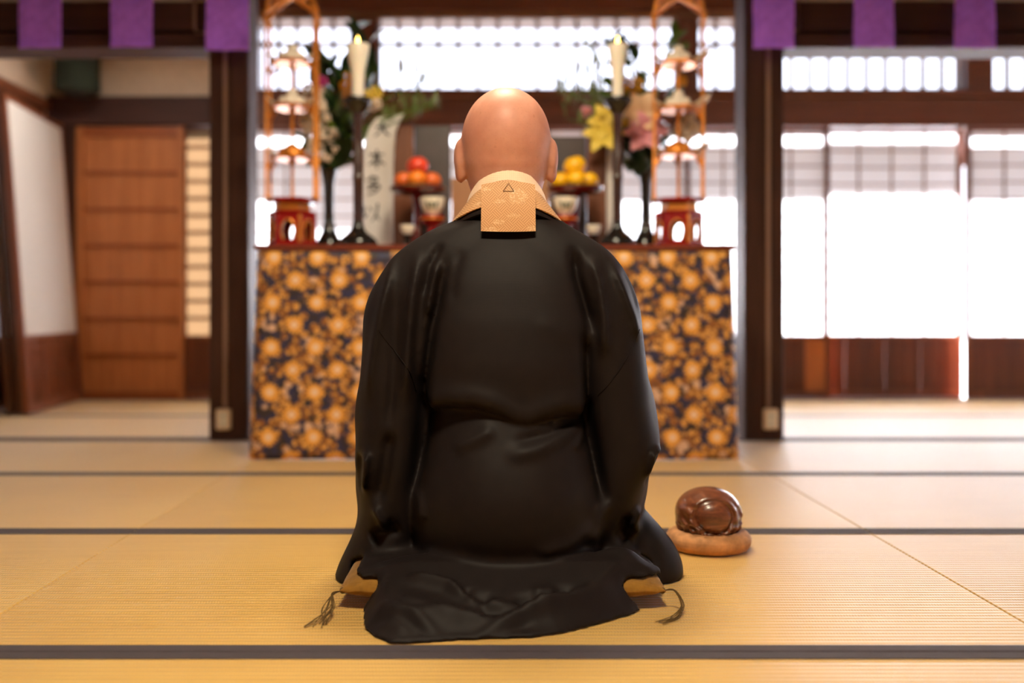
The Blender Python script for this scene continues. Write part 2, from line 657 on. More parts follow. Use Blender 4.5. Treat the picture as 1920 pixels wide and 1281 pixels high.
def box_mesh(name, sx, sy, sz, mat, c=0.0):
    """a shared mesh centred on its own origin"""
    b = MB().box((-sx / 2, -sy / 2, -sz / 2), (sx / 2, sy / 2, sz / 2), c)
    me = bpy.data.meshes.new(name)
    me.from_pydata(b.v, [], b.f)
    me.materials.append(MAT[mat])
    return me


def mesh_of(b, name, mat, smooth=True, angle=40):
    me = bpy.data.meshes.new(name)
    me.from_pydata(b.v, [], b.f)
    me.materials.append(MAT[mat])
    if smooth:
        me.polygons.foreach_set('use_smooth', [True] * len(me.polygons))
        me.set_sharp_from_angle(angle=math.radians(angle))
    return me


_BM = {}


def piece(name, a, b, mat, parent, c=0.0):
    """a box-shaped piece between two corners; equal sizes share their mesh"""
    s = tuple(round(abs(b[i] - a[i]), 4) for i in range(3))
    key = (s, mat, c, name)
    if key not in _BM:
        _BM[key] = box_mesh(name, *s, mat, c)
    return inst(name, _BM[key], [(a[i] + b[i]) / 2 for i in range(3)], parent)


def smooth_line(pts, n=40):
    """Catmull-Rom through the points"""
    P = [Vector(p) for p in pts]
    P = [P[0] * 2 - P[1]] + P + [P[-1] * 2 - P[-2]]
    out = []
    m = len(P) - 3
    for k in range(n + 1):
        s = min(k / n * m, m - 1e-6)
        i = int(s)
        t = s - i
        a, b, c, d = P[i:i + 4]
        out.append(0.5 * ((2 * b) + (c - a) * t + (2 * a - 5 * b + 4 * c - d) * t * t + (3 * b - a - 3 * c + d) * t ** 3))
    return out

# ================================================================== THE SETTING
YB = 6.27          # plane of the back wall
YP = 4.234         # plane of the pillars
XL, XR = -2.76, 4.7

# ---- floor: tatami mats on a dark subfloor
floor = tag(MB().box((-4.6, -2.6, -0.10), (XR, 7.0, -0.056)).build('floor', 'subfloor'), 'golden tatami mat floor with dark cloth borders', kind='structure')


def mat_mesh(L, Wd, name):
    b = MB().box((-L / 2 + .0012, -Wd / 2, -0.055), (L / 2 - .0012, Wd / 2, 0.0), 0.0015)
    return mesh_of(b, name, 'tatami', False)


def border_mesh(L, sign):
    b = MB()
    w = 0.031
    prof = [(-w, 0.0004), (-w + .001, 0.0016), (-0.002, 0.0018), (0.0, 0.0006), (0.0, -0.03), (-w, -0.001)]
    n = len(prof)
    vs_ = [(x, sign * p[0], p[1]) for x in (-L / 2 + .002, L / 2 - .002) for p in prof]
    fs_ = [(i, (i + 1) % n, n + (i + 1) % n, n + i) for i in range(n)] + [tuple(range(n)), tuple(range(n, 2 * n))]
    b.add(vs_, fs_)
    return mesh_of(b, 'cloth_border', 'heri', False)


rows = [(1.593 + .88 * k, 1.593 + .88 * (k + 1)) for k in range(-4, 3)] + [(4.295, 5.24), (5.24, 6.185)]
seams = [-4.525, -2.705, -0.885, 0.936, 2.757, 4.578]
for ri, (y0, y1) in enumerate(rows):
    mm = mat_mesh(1.8203, y1 - y0 - .0015, 'tatami_mat')
    if ri == 0 or ri == 7:
        bt, bb = border_mesh(1.8203, 1), border_mesh(1.8203, -1)
    for i in range(5):
        if y0 > 4.2 and i == 0:
            continue
        cx = (seams[i] + seams[i + 1]) / 2
        m = inst('tatami_mat', mm, (cx, (y0 + y1) / 2, 0.0), floor)
        hw = (y1 - y0) / 2 - .0012
        for s, bmsh in ((1, bt), (-1, bb)):
            o = bpy.data.objects.new('cloth_border', bmsh)
            COL.objects.link(o)
            o.parent = m
            o.location = (0, s * hw, 0)
tag(MB().box((-4.5, 4.2335, -0.056), (XR, 4.2945, 0.004), .002).build('trim_1', 'beam'), 'dark wooden threshold sill between the pillars', kind='structure')

# ---- outer shell of the room
tag(MB().box((-4.6, -2.7, 2.62), (XR + .1, 6.45, 2.70)).build('ceiling', 'ceiling'), 'brown board ceiling', kind='structure')
tag(MB().box((-4.6, -2.6, -0.1), (-4.5, YP + .1, .40)).box((-4.6, -2.6, 1.7), (-4.5, YP + .1, 2.62)).box((-4.6, -2.6, .40), (-4.5, .9, 1.7)).box((-4.6, 3.6, .40), (-4.5, YP + .1, 1.7)).build('wall_left', 'plaster'), 'plaster wall of the front room', kind='structure')
tag(MB().box((XR, -2.6, -0.1), (XR + .1, 6.45, .40)).box((XR, -2.6, 1.7), (XR + .1, 6.45, 2.62)).box((XR, -2.6, .40), (XR + .1, .6, 1.7)).box((XR, 5.9, .40), (XR + .1, 6.45, 1.7)).build('wall_right', 'plaster'), 'plaster wall on the right', kind='structure')
tag(MB().box((-4.6, -2.7, -0.1), (XR, -2.6, 2.62)).build('wall_front', 'plaster'), 'plaster wall behind the viewer', kind='structure')
wside = tag(MB().box((-4.5, YP + .02, -0.056), (XL - .06, YP + .12, 2.62)).box((XL - .06, YP + .12, 1.86), (XL, 6.4, 2.62)).box((XL - .10, YP + .12, -.056), (XL - .06, 4.42, 1.86)).box((XL - .10, 6.17, -.056), (XL - .06, 6.4, 1.86))
            .build('wall_side', 'plaster'), 'beige plaster side wall of the left bay', kind='structure')
tag(MB().box((XL - .06, YP + .2, 1.80), (XL + .025, 6.2, 1.862), .004).build('trim_2', 'shoji_wood'), 'thin brown rail along the left side wall', kind='structure')

for k, (xx, ya, ybb, nm) in enumerate(((-4.53, .9, 3.6, 'left'), (XR + .03, .6, 5.9, 'right'))):
    w = thing(f'window_{5 + k}', (xx, (ya + ybb) / 2, .4), f'paper window in the {nm} wall of the hall', kind='structure')
    n = round((ybb - ya) / .9)
    for i in range(n):
        a, b = ya + (ybb - ya) * i / n, ya + (ybb - ya) * (i + 1) / n
        piece('pane', (xx - .0005, a + .02, .42), (xx + .0005, b - .02, 1.68), 'paper', w)
        piece('stile', (xx - .012, a, .40), (xx + .012, a + .02, 1.70), 'shoji_wood', w)
        piece('stile', (xx - .012, b - .02, .40), (xx + .012, b, 1.70), 'shoji_wood', w)
        for zz in (.40, .83, 1.25, 1.68):
            piece('rail', (xx - .011, a + .02, zz), (xx + .011, b - .02, zz + .02), 'shoji_wood', w)

# ---- pillars with conduit and outlet
pil = []
for nm, x0, x1 in (('left', xw(392, YP), xw(466, YP)), ('right', xw(1396, YP), xw(1470, YP))):
    p = tag(MB().box((x0, YP, -.02), (x1, YP + .17, 2.62), .006).build('pillar', 'pillar'), f'dark square wooden pillar on the {nm} side of the altar', kind='structure')
    pil.append(p)
for nm, cx in (('left', xw(423, YP)), ('right', xw(1440, YP))):
    c = thing('conduit', (cx, YP, 0), f'taupe cable conduit running down the {nm} pillar', 'conduit')
    MB().box((cx - .0085, YP - .011, .135), (cx + .0085, YP - .0003, 2.0), .003).build('cable_cover', 'conduit', c)
    ob = thing('wall_outlet', (cx, YP, 0.05), f'small beige outlet box low on the {nm} pillar', 'outlet')
    xo = cx - .004 if nm == 'left' else cx + .006
    MB().box((xo - .03, YP - .032, .048), (xo + .03, YP - .0003, .136), .005).build('housing', 'beige_plastic', ob)
    MB().box((xo - .02, YP - .0345, .058), (xo + .02, YP - .0318, .124), .001).build('face_plate', 'white_china', ob)
    for q in (.072, .104):
        MB().box((xo - .006, YP - .0352, q - .006), (xo - .003, YP - .0344, q + .006)).box((xo + .003, YP - .0352, q - .006), (xo + .006, YP - .0344, q + .006)).build('socket_slot', 'black_metal', ob)

# ---- near beams over the side bays, and over the altar
for k, (x0, x1, nm) in enumerate(((-4.5, xw(392, YP), 'left'), (xw(1470, YP), XR, 'right'))):
    tag(MB().box((x0, YP - .03, 1.663), (x1, YP + .16, 1.718), .003).build(f'trim_{3 + k * 3}', 'beam'), f'lower rail of the dark beam over the {nm} bay', kind='structure')
    tag(MB().box((x0, YP + .03, 1.718), (x1, YP + .14, 1.742)).build(f'trim_{4 + k * 3}', 'dark_stile'), f'recessed strip of the beam over the {nm} bay', kind='structure')
    tag(MB().box((x0, YP + .0, 1.742), (x1, YP + .16, 1.868), .003).build(f'trim_{5 + k * 3}', 'beam'), f'upper dark beam over the {nm} bay', kind='structure')
    tag(MB().box((x0, YP + .03, 1.868), (x1, YP + .13, 2.62)).build(f'wall_{nm}_upper', 'plaster'), f'plaster above the {nm} beam', kind='structure')
xa, xb = xw(466, YP), xw(1396, YP)
tag(MB().box((xa, YP + .0, 1.935), (xb, YP + .16, 2.10), .003).build('trim_9', 'beam'), 'dark beam high over the altar', kind='structure')
tag(MB().box((xa, YP + .03, 2.10), (xb, YP + .13, 2.62)).build('wall_center_upper', 'plaster'), 'plaster above the altar beam', kind='structure')
for sx, pts in ((1, [(365, -20), (365, 56), (371, 62), (391, 62)]), (-1, [(1497, -20), (1497, 54), (1491, 60), (1471, 60)])):
    ps = [PX(a, b, YP - .008) for a, b in pts]
    MBc = MB().tube(ps, .007, 8)
    tag(MBc.build('cable_pipe', 'conduit', loc=ps[0], smooth=True), f'thin taupe pipe on the beam beside the {"left" if sx > 0 else "right"} pillar', 'pipe')

# ---- back wall: lintel, transom, top beam, left bay
zL0, zL1 = 1.706, 1.94
xcb = -1.60        # behind the left pillar: the closed bay ends, the bright bays begin
tag(MB().box((xcb, YB - .05, zL0), (XR, YB + .16, zL1 - .055), .004).box((xcb, YB - .07, zL1 - .055), (XR, YB + .16, zL1), .004)
    .build('trim_10', 'lintel'), 'red brown lintel between the paper doors and the transom', kind='structure')
tag(MB().box((XL, YB - .08, 1.712), (xcb, YB + .16, 1.89), .004).build('trim_11', 'beam'), 'dark beam above the cedar door', kind='structure')
tag(MB().box((XL, YB + .0, 1.89), (xcb, YB + .12, 2.62)).build('wall_back', 'plaster'), 'beige plaster above the cedar door', kind='structure')
tag(MB().box((xcb, YB - .06, 2.43), (XR, YB + .16, 2.62), .003).build('trim_12', 'lintel'), 'brown top beam above the transom windows', kind='structure')
tag(MB().box((xcb, YB - .02, 2.388), (XR, YB + .12, 2.43), .003).build('trim_13', 'kumiko'), 'paler strip at the head of the transom', kind='structure')
tag(MB().box((xcb - .10, YB - .0, -.05), (xcb + .03, YB + .16, 2.62)).build('trim_14', 'pillar'), 'dark post between the cedar bay and the bright paper doors', kind='structure')
tag(MB().box((xcb, YB - .04, -.056), (XR, YB + .20, .0)).box((XL, YB - .09, -.056), (xcb, YB + .20, .0)).build('trim_15', 'lintel'), 'wooden sill under the sliding doors', kind='structure')

tposts = [(xw(658, YB), xw(710, YB)), (xw(1268, YB), xw(1308, YB)), (xw(1805, YB), xw(1857, YB))]
for a, b in tposts:
    tag(MB().box((a, YB - .045, zL1), (b, YB + .12, 2.388), .003).build('trim_16', 'lintel'), 'short brown post dividing the transom windows', kind='structure')
edges = [xcb + .03] + [e for p in tposts for e in p] + [XR]
for k in range(4):
    x0, x1 = edges[2 * k], edges[2 * k + 1]
    names = ('left of the altar candles', 'above the altar', 'beside the right pillar', 'at the far right')
    w = thing(f'window_{k + 1}', ((x0 + x1) / 2, YB, zL1), f'bright glazed transom window {names[k]}', kind='structure')
    n = max(2, round((x1 - x0) / .1215))
    for zz in (2.225,):
        piece('crossbar', (x0, YB + .015, zz), (x1, YB + .045, zz + .026), 'kumiko', w)
    for i in range(n + 1):
        xx = x0 + (x1 - x0) * i / n
        piece('mullion', (xx - .0105, YB + .01, zL1), (xx + .0105, YB + .05, 2.388), 'kumiko', w)
    for i in range(n):
        a, b = x0 + (x1 - x0) * i / n + .0105, x0 + (x1 - x0) * (i + 1) / n - .0105
        piece('pane', (a, YB + .030, zL1), (b, YB + .032, 2.225), 'glass', w)
        piece('pane', (a, YB + .030, 2.251), (b, YB + .032, 2.388), 'glass', w)


# ---- sliding paper doors of the back wall
def shoji(idx, x0, x1, y, label, paper='paper', nv=4, kz=.107, planks=7, bt=.0045, hw='kumiko', zt=1.704):
    d = thing(f'door_{idx}', ((x0 + x1) / 2, y, 0), label, kind='structure')
    st = .027
    piece('stile', (x0, y - .015, .002), (x0 + st, y + .015, zt), 'shoji_wood', d)
    piece('stile', (x1 - st, y - .015, .002), (x1, y + .015, zt), 'shoji_wood', d)
    a, b = x0 + st, x1 - st
    piece('rail', (a, y - .014, .002), (b, y + .014, .045), 'shoji_wood', d)
    piece('rail', (a, y - .014, .372), (b, y + .014, .40), 'shoji_wood', d)
    piece('rail', (a, y - .014, zt - .014), (b, y + .014, zt), 'shoji_wood', d)
    rnd = random.Random(idx * 13)
    cuts = [a + (b - a) * (i + (rnd.uniform(-.15, .15) if 0 < i < planks else 0)) / planks for i in range(planks + 1)]
    for i in range(planks):
        g0 = .0 if i == 0 or idx not in (4, 5, 7) else rnd.choice((.0006, .0006, .0026))
        tl = rnd.uniform(-.0012, .0012)
        mt = 'koshi_light' if (idx == 4 and i == planks - 1) else 'koshi'
        MB().add([(cuts[i] + g0 + tl, y - .006, .045), (cuts[i + 1], y - .006, .045), (cuts[i + 1], y + .006, .045), (cuts[i] + g0 + tl, y + .006, .045),
                  (cuts[i] + g0 - tl, y - .006, .372), (cuts[i + 1], y - .006, .372), (cuts[i + 1], y + .006, .372), (cuts[i] + g0 - tl, y + .006, .372)],
                 [(0, 3, 2, 1), (4, 5, 6, 7), (0, 1, 5, 4), (1, 2, 6, 5), (2, 3, 7, 6), (3, 0, 4, 7)]).build('plank', mt, d)
    for i in range(1, nv):
        xx = a + (b - a) * i / nv
        piece('lattice_bar', (xx - .0045, y - .008, .40), (xx + .0045, y + .006, zt - .014), hw, d)
    m = round((zt - .414) / kz)
    for i in range(1, m):
        zz = .40 + (zt - .414) * i / m
        piece('lattice_bar', (a, y - .007, zz - bt), (b, y + .005, zz + bt), hw, d)
    piece('paper_sheet', (a, y + .0065, .40), (b, y + .0075, zt - .014), paper, d)
    return d


xe = [xcb + .03, xw(760, YB), xw(1025, YB), xw(1291, YB), xw(1557, YB), xw(1822, YB)]
names = ['bright paper door behind the left candle and vase', 'bright paper door behind the priest', 'bright paper door behind the right candle',
         'bright paper door behind the right pillar', 'fully seen bright paper door on the right']
for i in range(5):
    shoji(i + 1, xe[i] - (.012 if i else 0), xe[i + 1] + (.012 if i < 4 else -.004), YB + (.13, .02, .06)[0 if i == 4 else 1 + i % 2], names[i], nv=4, planks=7)
xe.append(xe[5])
shoji(7, xe[6] - .026, xe[6] + .885, YB + .02, 'bright paper door cut by the right edge of the picture')
shoji(8, xe[6] + .87, xe[6] + 1.755 if xe[6] + 1.755 < XR else XR, YB + .06, 'paper door beyond the right edge')
# closed bay at the left: cedar board door and a cream paper door
dx0, dx1 = xw(143, 6.2), xw(343, 6.2)
cd = thing('door_9', ((dx0 + dx1) / 2, 6.21, 0), 'cedar board door with horizontal battens in the left bay', kind='structure')
yb = 6.215
piece('stile', (dx0, yb - .02, .002), (dx0 + .045, yb + .02, 1.70), 'door_wood', cd)
piece('stile', (dx1 - .03, yb - .02, .002), (dx1, yb + .02, 1.70), 'door_wood', cd)
piece('rail', (dx0 + .045, yb - .019, .002), (dx1 - .03, yb + .019, .05), 'batten', cd)
piece('rail', (dx0 + .045, yb - .019, 1.64), (dx1 - .03, yb + .019, 1.70), 'batten', cd)
for i, (f0, f1) in enumerate(((0, .27), (.27, .66), (.66, 1))):
    a, b = dx0 + .045, dx1 - .03
    piece('plank', (a + (b - a) * f0 + .001, yb - .004 - .002 * (i % 2), .05), (a + (b - a) * f1 - .001, yb + .008, 1.64), 'door_wood', cd)
for i in range(1, 7):
    zz = .05 + (1.64 - .05) * i / 7 - .0
    piece('batten', (dx0 + .045, yb - .016, zz - .011), (dx1 - .03, yb - .0055, zz + .011), 'batten', cd)
shoji(10, dx1 - .02, xcb - .062, 6.255, 'cream paper door with broad bars beside the cedar door', 'paper_cream_shaded', nv=1, kz=.108, planks=3, bt=.011, hw='kumiko')
tag(MB().box((XL, 6.2, -.05), (dx0 - .002, 6.25, 1.712)).build('trim_17', 'pillar'), 'dark corner post left of the cedar door', kind='structure')
# paper doors in the left side wall, behind the leaning panels
for i, (ya, ybb) in enumerate(((4.42, 5.30), (5.28, 6.17))):
    d = thing(f'door_{11 + i}', (XL - .03, (ya + ybb) / 2, 0), ('white paper door in the side wall behind the leaning panels, far one', 'white paper door in the side wall, near one')[1 - i], kind='structure')
    xx = XL - .03 + .02 * (i - .5)
    piece('stile', (xx - .012, ya, .002), (xx + .012, ya + .03, 1.798), 'shoji_wood', d)
    piece('stile', (xx - .012, ybb - .03, .002), (xx + .012, ybb, 1.798), 'shoji_wood', d)
    piece('rail', (xx - .011, ya + .03, .002), (xx + .011, ybb - .03, .05), 'shoji_wood', d)
    piece('rail', (xx - .011, ya + .03, .37), (xx + .011, ybb - .03, .40), 'shoji_wood', d)
    piece('rail', (xx - .011, ya + .03, 1.765), (xx + .011, ybb - .03, 1.798), 'shoji_wood', d)
    piece('panel', (xx - .005, ya + .03, .05), (xx + .005, ybb - .03, .37), 'koshi', d)
    piece('paper_sheet', (xx + .006, ya + .03, .40), (xx + .007, ybb - .03, 1.765), 'paper', d)

# ---- outside: veranda beam, ground, and unseen pieces added or sized to hold off sun
tag(MB().box((-1.58, 6.90, 1.57), (8, 7.00, 1.87)).build('trim_18', 'beam'), 'outer veranda beam beyond the paper doors', kind='structure')
tag(MB().box((-4.5, 6.6, -.2), (dx1 + .0, 6.66, 2.5)).build('wall_sunblock', 'pillar'), 'unseen wall added behind the left bay to block sun', kind='structure')  # added out of view to stop sun behind the cedar door
tag(MB().box((-24, -14, -.5), (24, 34, -.43)).build('ground', 'gravel'), 'pale gravel garden outside', kind='structure')
tag(MB().box((-4.6, 6.43, -.42), (XR + 1, 7.02, -.06)).build('trim_19', 'lintel'), 'veranda boards outside the paper doors', kind='structure')
tag(MB().box((xw(545, YB) + .17, 6.88, 1.34), (xw(765, YB) + .17, 6.895, 1.64)).build('trim_20', 'scroll'), 'unseen pale sheet added outside to shade a paper door', kind='structure')  # unseen sheet added to lower the shade on the door behind the left candle
tag(MB().box((-8, 6.35, 3.2), (9, 9.35, 3.26)).box((-4.6, 6.35, 2.62), (XR + .1, 6.45, 3.2)).build('roof', 'beam'), 'unseen eave above the veranda, deepened to keep sun off the transom', kind='structure')  # out of view, made this deep so direct sun misses the transom

# ================================================================== LAMPS over the front room, and one added to brighten the left bay
lz = 2.25
for nm, lx, ly, lw, lc in LAMPS:
    lamp = thing('ceiling_lamp', (lx, ly, 2.62), f'square paper pendant lamp hung from the ceiling, {nm}', 'lamp', 'pendant lamps')
    MB().tube([(lx, ly, 2.62), (lx, ly, lz + .12)], .006).build('cord', 'black_metal', lamp)
    sh = MB()
    for q in (-1, 1):
        sh.box((lx - .21, ly + q * .205 - .006, lz - .08), (lx + .21, ly + q * .205 + .006, lz + .12)).box((lx + q * .205 - .006, ly - .20, lz - .08), (lx + q * .205 + .006, ly + .20, lz + .12))
    sh.box((lx - .20, ly - .20, lz + .11), (lx + .20, ly + .20, lz + .12))
    sh.build('shade', 'scroll', lamp)
    ad = bpy.data.lights.new('lamp_light', 'AREA')
    ad.shape = 'SQUARE'
    ad.size = .36
    ad.energy = lw
    ad.color = lc
    ao = bpy.data.objects.new('lamp_light', ad)
    ao.location = (0, 0, lz - .06 - 2.62)
    ao.parent = lamp
    COL.objects.link(ao)

# ================================================================== purple hangings
Yc = YP - .10
for s, cs in (('left', (78, 249, 428)), ('right', (1449, 1636, 1825))):
    x0, x1 = sorted((xw(cs[0], Yc), xw(cs[2], Yc)))
    rod = thing('curtain_rod', ((x0 + x1) / 2, Yc, 1.98), f'slim dark rod carrying the purple cloth strips over the {s} bay', 'rod')
    MB().tube([(x0 - .3, Yc, 1.985), (x1 + .3, Yc, 1.985)], .009, 10).build('bar', 'black_metal', rod, True)
    for xx in (x0 - .12, x1 + .12):
        MB().tube([(xx, Yc, 1.985), (xx, YP + .03, 1.985)], .006, 8).build('bracket', 'black_metal', rod, True)
    for i, c in enumerate(cs):
        xc = xw(c, Yc)
        hw = .0885 if s == 'left' else .0845
        zb = zw((92, 90, 96, 92, 90, 92)[i + (3 if s == 'right' else 0)], Yc)
        where = {'left': ('leftmost of the six, at the picture edge', 'in the middle over the left bay', 'in front of the left pillar'),
                 'right': ('in front of the right pillar', 'in the middle over the right bay', 'rightmost of the six')}[s][i]
        t = thing('cloth_strip', (xc, Yc, zb), 'purple cloth strip hanging ' + where, 'curtain', 'purple cloth strips on the beams')
        g = []
        ph = random.uniform(0, 6)
        for a in range(13):
            zz = zb + .028 + (1.994 - zb - .028) * a / 12
            g.append([(xc + hw * (j / 6 - 1) * (1 - .012 * math.sin(a * .9 + ph)), Yc - .012 + .004 * math.sin(j * .8 + ph + a * .25) - .003 * math.sin(a * .5), zz) for j in range(13)])
        MB().sheet(g, .0016).build('cloth', 'purple', t, True)
        g = [[(xc + hw * (j / 6 - 1), Yc - .0145 + .004 * math.sin(j * .8 + ph), zb + .03 * a / 3) for j in range(13)] for a in range(4)]
        MB().sheet(g, .003).build('hem', 'purple', t, True)

# ================================================================== leaning paper doors at the left
for k in range(3):
    lab = ('removed paper door leaning on the left wall, front of the stack', 'removed paper door leaning on the left wall, middle of the stack', 'removed paper door leaning on the left wall, hindmost of the stack')[k]
    p = thing('shoji_panel', (0, 0, 0), lab, 'paper door', 'paper doors leaning in a stack')
    L, Hh = .93, 1.70
    off = -.044 * k
    bx_, tx_ = -2.425 + off, -2.555 + off
    yn = 5.235 + (.0, .012, -.006)[k]

    def Q(u, v, d, bx_=bx_, tx_=tx_, yn=yn):
        """u along the panel, v up it, d outwards from its face"""
        lean = math.atan2(bx_ - tx_, Hh)
        sk = -.095 * u / L
        return (bx_ + sk - math.sin(lean) * v + math.cos(lean) * d, yn + u, math.cos(lean) * v + math.sin(lean) * d + .009)

    def bar(name, u0, u1, v0, v1, d0, d1, mt, par):
        vs_ = [Q(u, v, d) for v in (v0, v1) for (u, d) in ((u0, d0), (u1, d0), (u1, d1), (u0, d1))]
        return MB().add(vs_, [(0, 3, 2, 1), (4, 5, 6, 7), (0, 1, 5, 4), (1, 2, 6, 5), (2, 3, 7, 6), (3, 0, 4, 7)]).build(name, mt, par)
    for u0 in (0, L - .03):
        bar('stile', u0, u0 + .03, 0, Hh, -.034, 0, 'dark_stile' if k else 'shoji_wood', p)
    for v0, v1 in ((0, .05), (.385, .415), (1.67, Hh)):
        bar('rail', .03, L - .03, v0, v1, -.033, -.001, 'shoji_wood', p)
    bar('paper_sheet', .03, L - .03, .415, 1.67, -.006, -.004, 'scroll', p)
    if k == 0:
        for v0 in (.205, .235, .34):
            bar('rail', .03, L - .03, v0, v0 + .016, -.03, -.002, 'shoji_wood', p)
        for u0 in (.30, .60):
            bar('muntin', u0, u0 + .022, .05, .385, -.028, -.004, 'shoji_wood', p)
        for ui in range(3):
            ua = (.03, .322, .622)[ui]
            ub = (.30, .60, .90)[ui]
            bar('panel', ua, ub, .05, .205, -.022, -.012, 'koshi', p)
            bar('panel', ua, ub, .251, .34, -.022, -.012, 'koshi', p)
            bar('panel', ua, ub, .356, .385, -.022, -.012, 'koshi', p)
    else:
        bar('panel', .03, L - .03, .05, .385, -.022, -.012, 'koshi', p)
    for i in range(1, 12):
        v = .415 + 1.255 * i / 12
        bar('lattice_bar', .03, L - .03, v - .004, v + .004, -.026, -.0065, 'kumiko', p)

# ================================================================== green ribbed lantern in the corner
Yl = 6.02
cx = xw(145, Yl)
ln = thing('paper_lantern', (cx, Yl, 2.62), 'dark green ribbed lantern hanging in the upper left corner', 'lantern')
r0 = .128
zb_, zt_ = zw(176, Yl), 2.34
prof = [(.07, zb_), (.115, zb_ + .006)]
nr = 16
for i in range(nr):
    a = zb_ + .018 + (zt_ - zb_ - .036) * i / nr
    h = (zt_ - zb_ - .036) / nr
    prof += [(r0, a), (r0 + .006, a + h * .5)]
prof += [(r0, zt_ - .018), (.115, zt_ - .006), (.07, zt_)]
MB().lathe(prof, (cx, Yl, 0), 28).build('ribbed_body', 'lantern', ln, True)
MB().lathe([(.085, zb_ - .006), (.09, zb_ - .004), (.09, zb_ + .006), (.085, zb_ + .008)], (cx, Yl, 0), 28).build('bottom_ring', 'black_metal', ln, True)
MB().tube([(cx, Yl, zt_ - .01), (cx, Yl, 2.62)], .005).build('cord', 'black_metal', ln)

# ================================================================== ALTAR
ZT = .796
YA = 3.70
ax0, ax1 = xw(484, YA), xw(1371, YA)
at = thing('altar_table', ((ax0 + ax1) / 2, 3.98, 0), 'long altar table with a red brown top board', 'table')
MB().box((ax0 - .012, YA - .012, ZT - .022), (ax1 + .012, 4.30, ZT), .003).build('top_board', 'altar_board', at)
MB().box((ax0 + .03, YA + .03, ZT - .10), (ax1 - .03, YA + .05, ZT - .022)).box((ax0 + .03, 4.25, ZT - .10), (ax1 - .03, 4.27, ZT - .022)).build('apron', 'altar_board', at)
for xx in (ax0 + .03, ax1 - .08):
    for yy in (YA + .05, 4.20):
        piece('leg', (xx, yy, .002), (xx + .05, yy + .05, ZT - .023), 'altar_board', at)

# brocade cloth over front and both sides
g, uvs = [], []
NU, NV = 150, 26
zt_, zb_ = ZT - .024, .002
per = []
Ls, Lf = .5, (ax1 - ax0) + .01
for j in range(NU + 1):
    s = j / NU * (Ls * 2 + Lf)
    per.append(s)
xm = (ax0 + ax1) / 2
for i in range(NV + 1):
    v = i / NV
    z = zb_ + (zt_ - zb_) * v
    fl = (1 - v)
    row = []
    for s in per:
        wav = math.sin(s * 13.0 + 1.0) * .006 + math.sin(s * 29.0) * .003
        out = fl * (.020 + wav) + .0025
        hw = Lf / 2 + fl * .022
        if s < Ls:
            x = xm - hw - out * .4
            y = YA + (Ls - s)
            k = max(0, 1 - (Ls - s) / .03)
            x += k * k * .012
        elif s > Ls + Lf:
            x = xm + hw + out * .4
            y = YA + (s - Ls - Lf)
            k = max(0, 1 - (s - Ls - Lf) / .03)
            x -= k * k * .012
        else:
            t = (s - Ls) / Lf
            x = xm + (t * 2 - 1) * hw
            y = YA - .003 - out
            e = min(t, 1 - t) * Lf
            k = max(0, 1 - e / .03)
            y += k * k * .014
        row.append((x, y, z))
        uvs.append((s, z))
    g.append(row)
b = MB().sheet(g)
ac = b.build('altar_cloth', 'brocade', None, True, (xm, YA, 0), uv=uvs, angle=70)
tag(ac, 'gold and navy flowered brocade cloth hanging round the altar table', 'altar cloth')
sol = ac.modifiers.new('thickness', 'SOLIDIFY')
sol.thickness = .003
sol.offset = 0


# ---- gold offering towers
def arch_panel(w, h, th):
    """a panel with a bell-shaped opening, in the XZ plane about x=0"""
    n = 24
    hole, outer = [], []
    for i in range(n + 1):
        t = i / n
        a = PI * (1 - t)
        # bell outline: narrow feet, round head
        if t < .25:
            q = t / .25
            hx, hz = -w * (.20 + .10 * math.sin(q * PI * .5)), h * (.10 + .32 * q)
        elif t > .75:
            q = (1 - t) / .25
            hx, hz = w * (.20 + .10 * math.sin(q * PI * .5)), h * (.10 + .32 * q)
        else:
            q = (t - .25) / .5
            a = PI * (1 - q)
            hx, hz = w * .30 * math.cos(a), h * (.42 + .40 * math.sin(a))
        hole.append((hx, hz))
        if t < .3:
            outer.append((-w / 2, h * t / .3))
        elif t > .7:
            outer.append((w / 2, h * (1 - t) / .3))
        else:
            outer.append((-w / 2 + w * (t - .3) / .4, h))
    b = MB()
    vs_ = [(x, y, z) for y in (-th / 2, th / 2) for ring in (outer, hole) for (x, z) in ring]
    m = n + 1
    fs_ = []
    for i in range(n):
        fs_ += [(i, i + 1, m + i + 1, m + i), (2 * m + i, 3 * m + i, 3 * m + i + 1, 2 * m + i + 1), (m + i, m + i + 1, 3 * m + i + 1, 3 * m + i)]
    b.add(vs_, fs_)
    b.box((-w / 2, -th / 2, 0), (w / 2, th / 2, h * .10))
    rim = MB().tube([(x, -th / 2 - .001, z) for x, z in hole], .0042, 6)
    return mesh_of(b, 'arch_panel', 'red_lacquer', False), mesh_of(rim, 'arch_rim', 'gold')


def hexring(r, z0, z1, rot=0.0, chamf=.0):
    vs_ = []
    for r_, z in ((r - chamf, z0), (r, z0 + chamf), (r, z1 - chamf), (r - chamf, z1)):
        for i in range(6):
            a = rot + PI / 3 * i
            vs_.append((r_ * math.cos(a), r_ * math.sin(a), z))
    fs_ = [tuple(reversed(range(6))), tuple(range(18, 24))]
    for j in range(3):
        for i in range(6):
            k = (i + 1) % 6
            fs_.append((j * 6 + i, j * 6 + k, j * 6 + 6 + k, j * 6 + 6 + i))
    return vs_, fs_


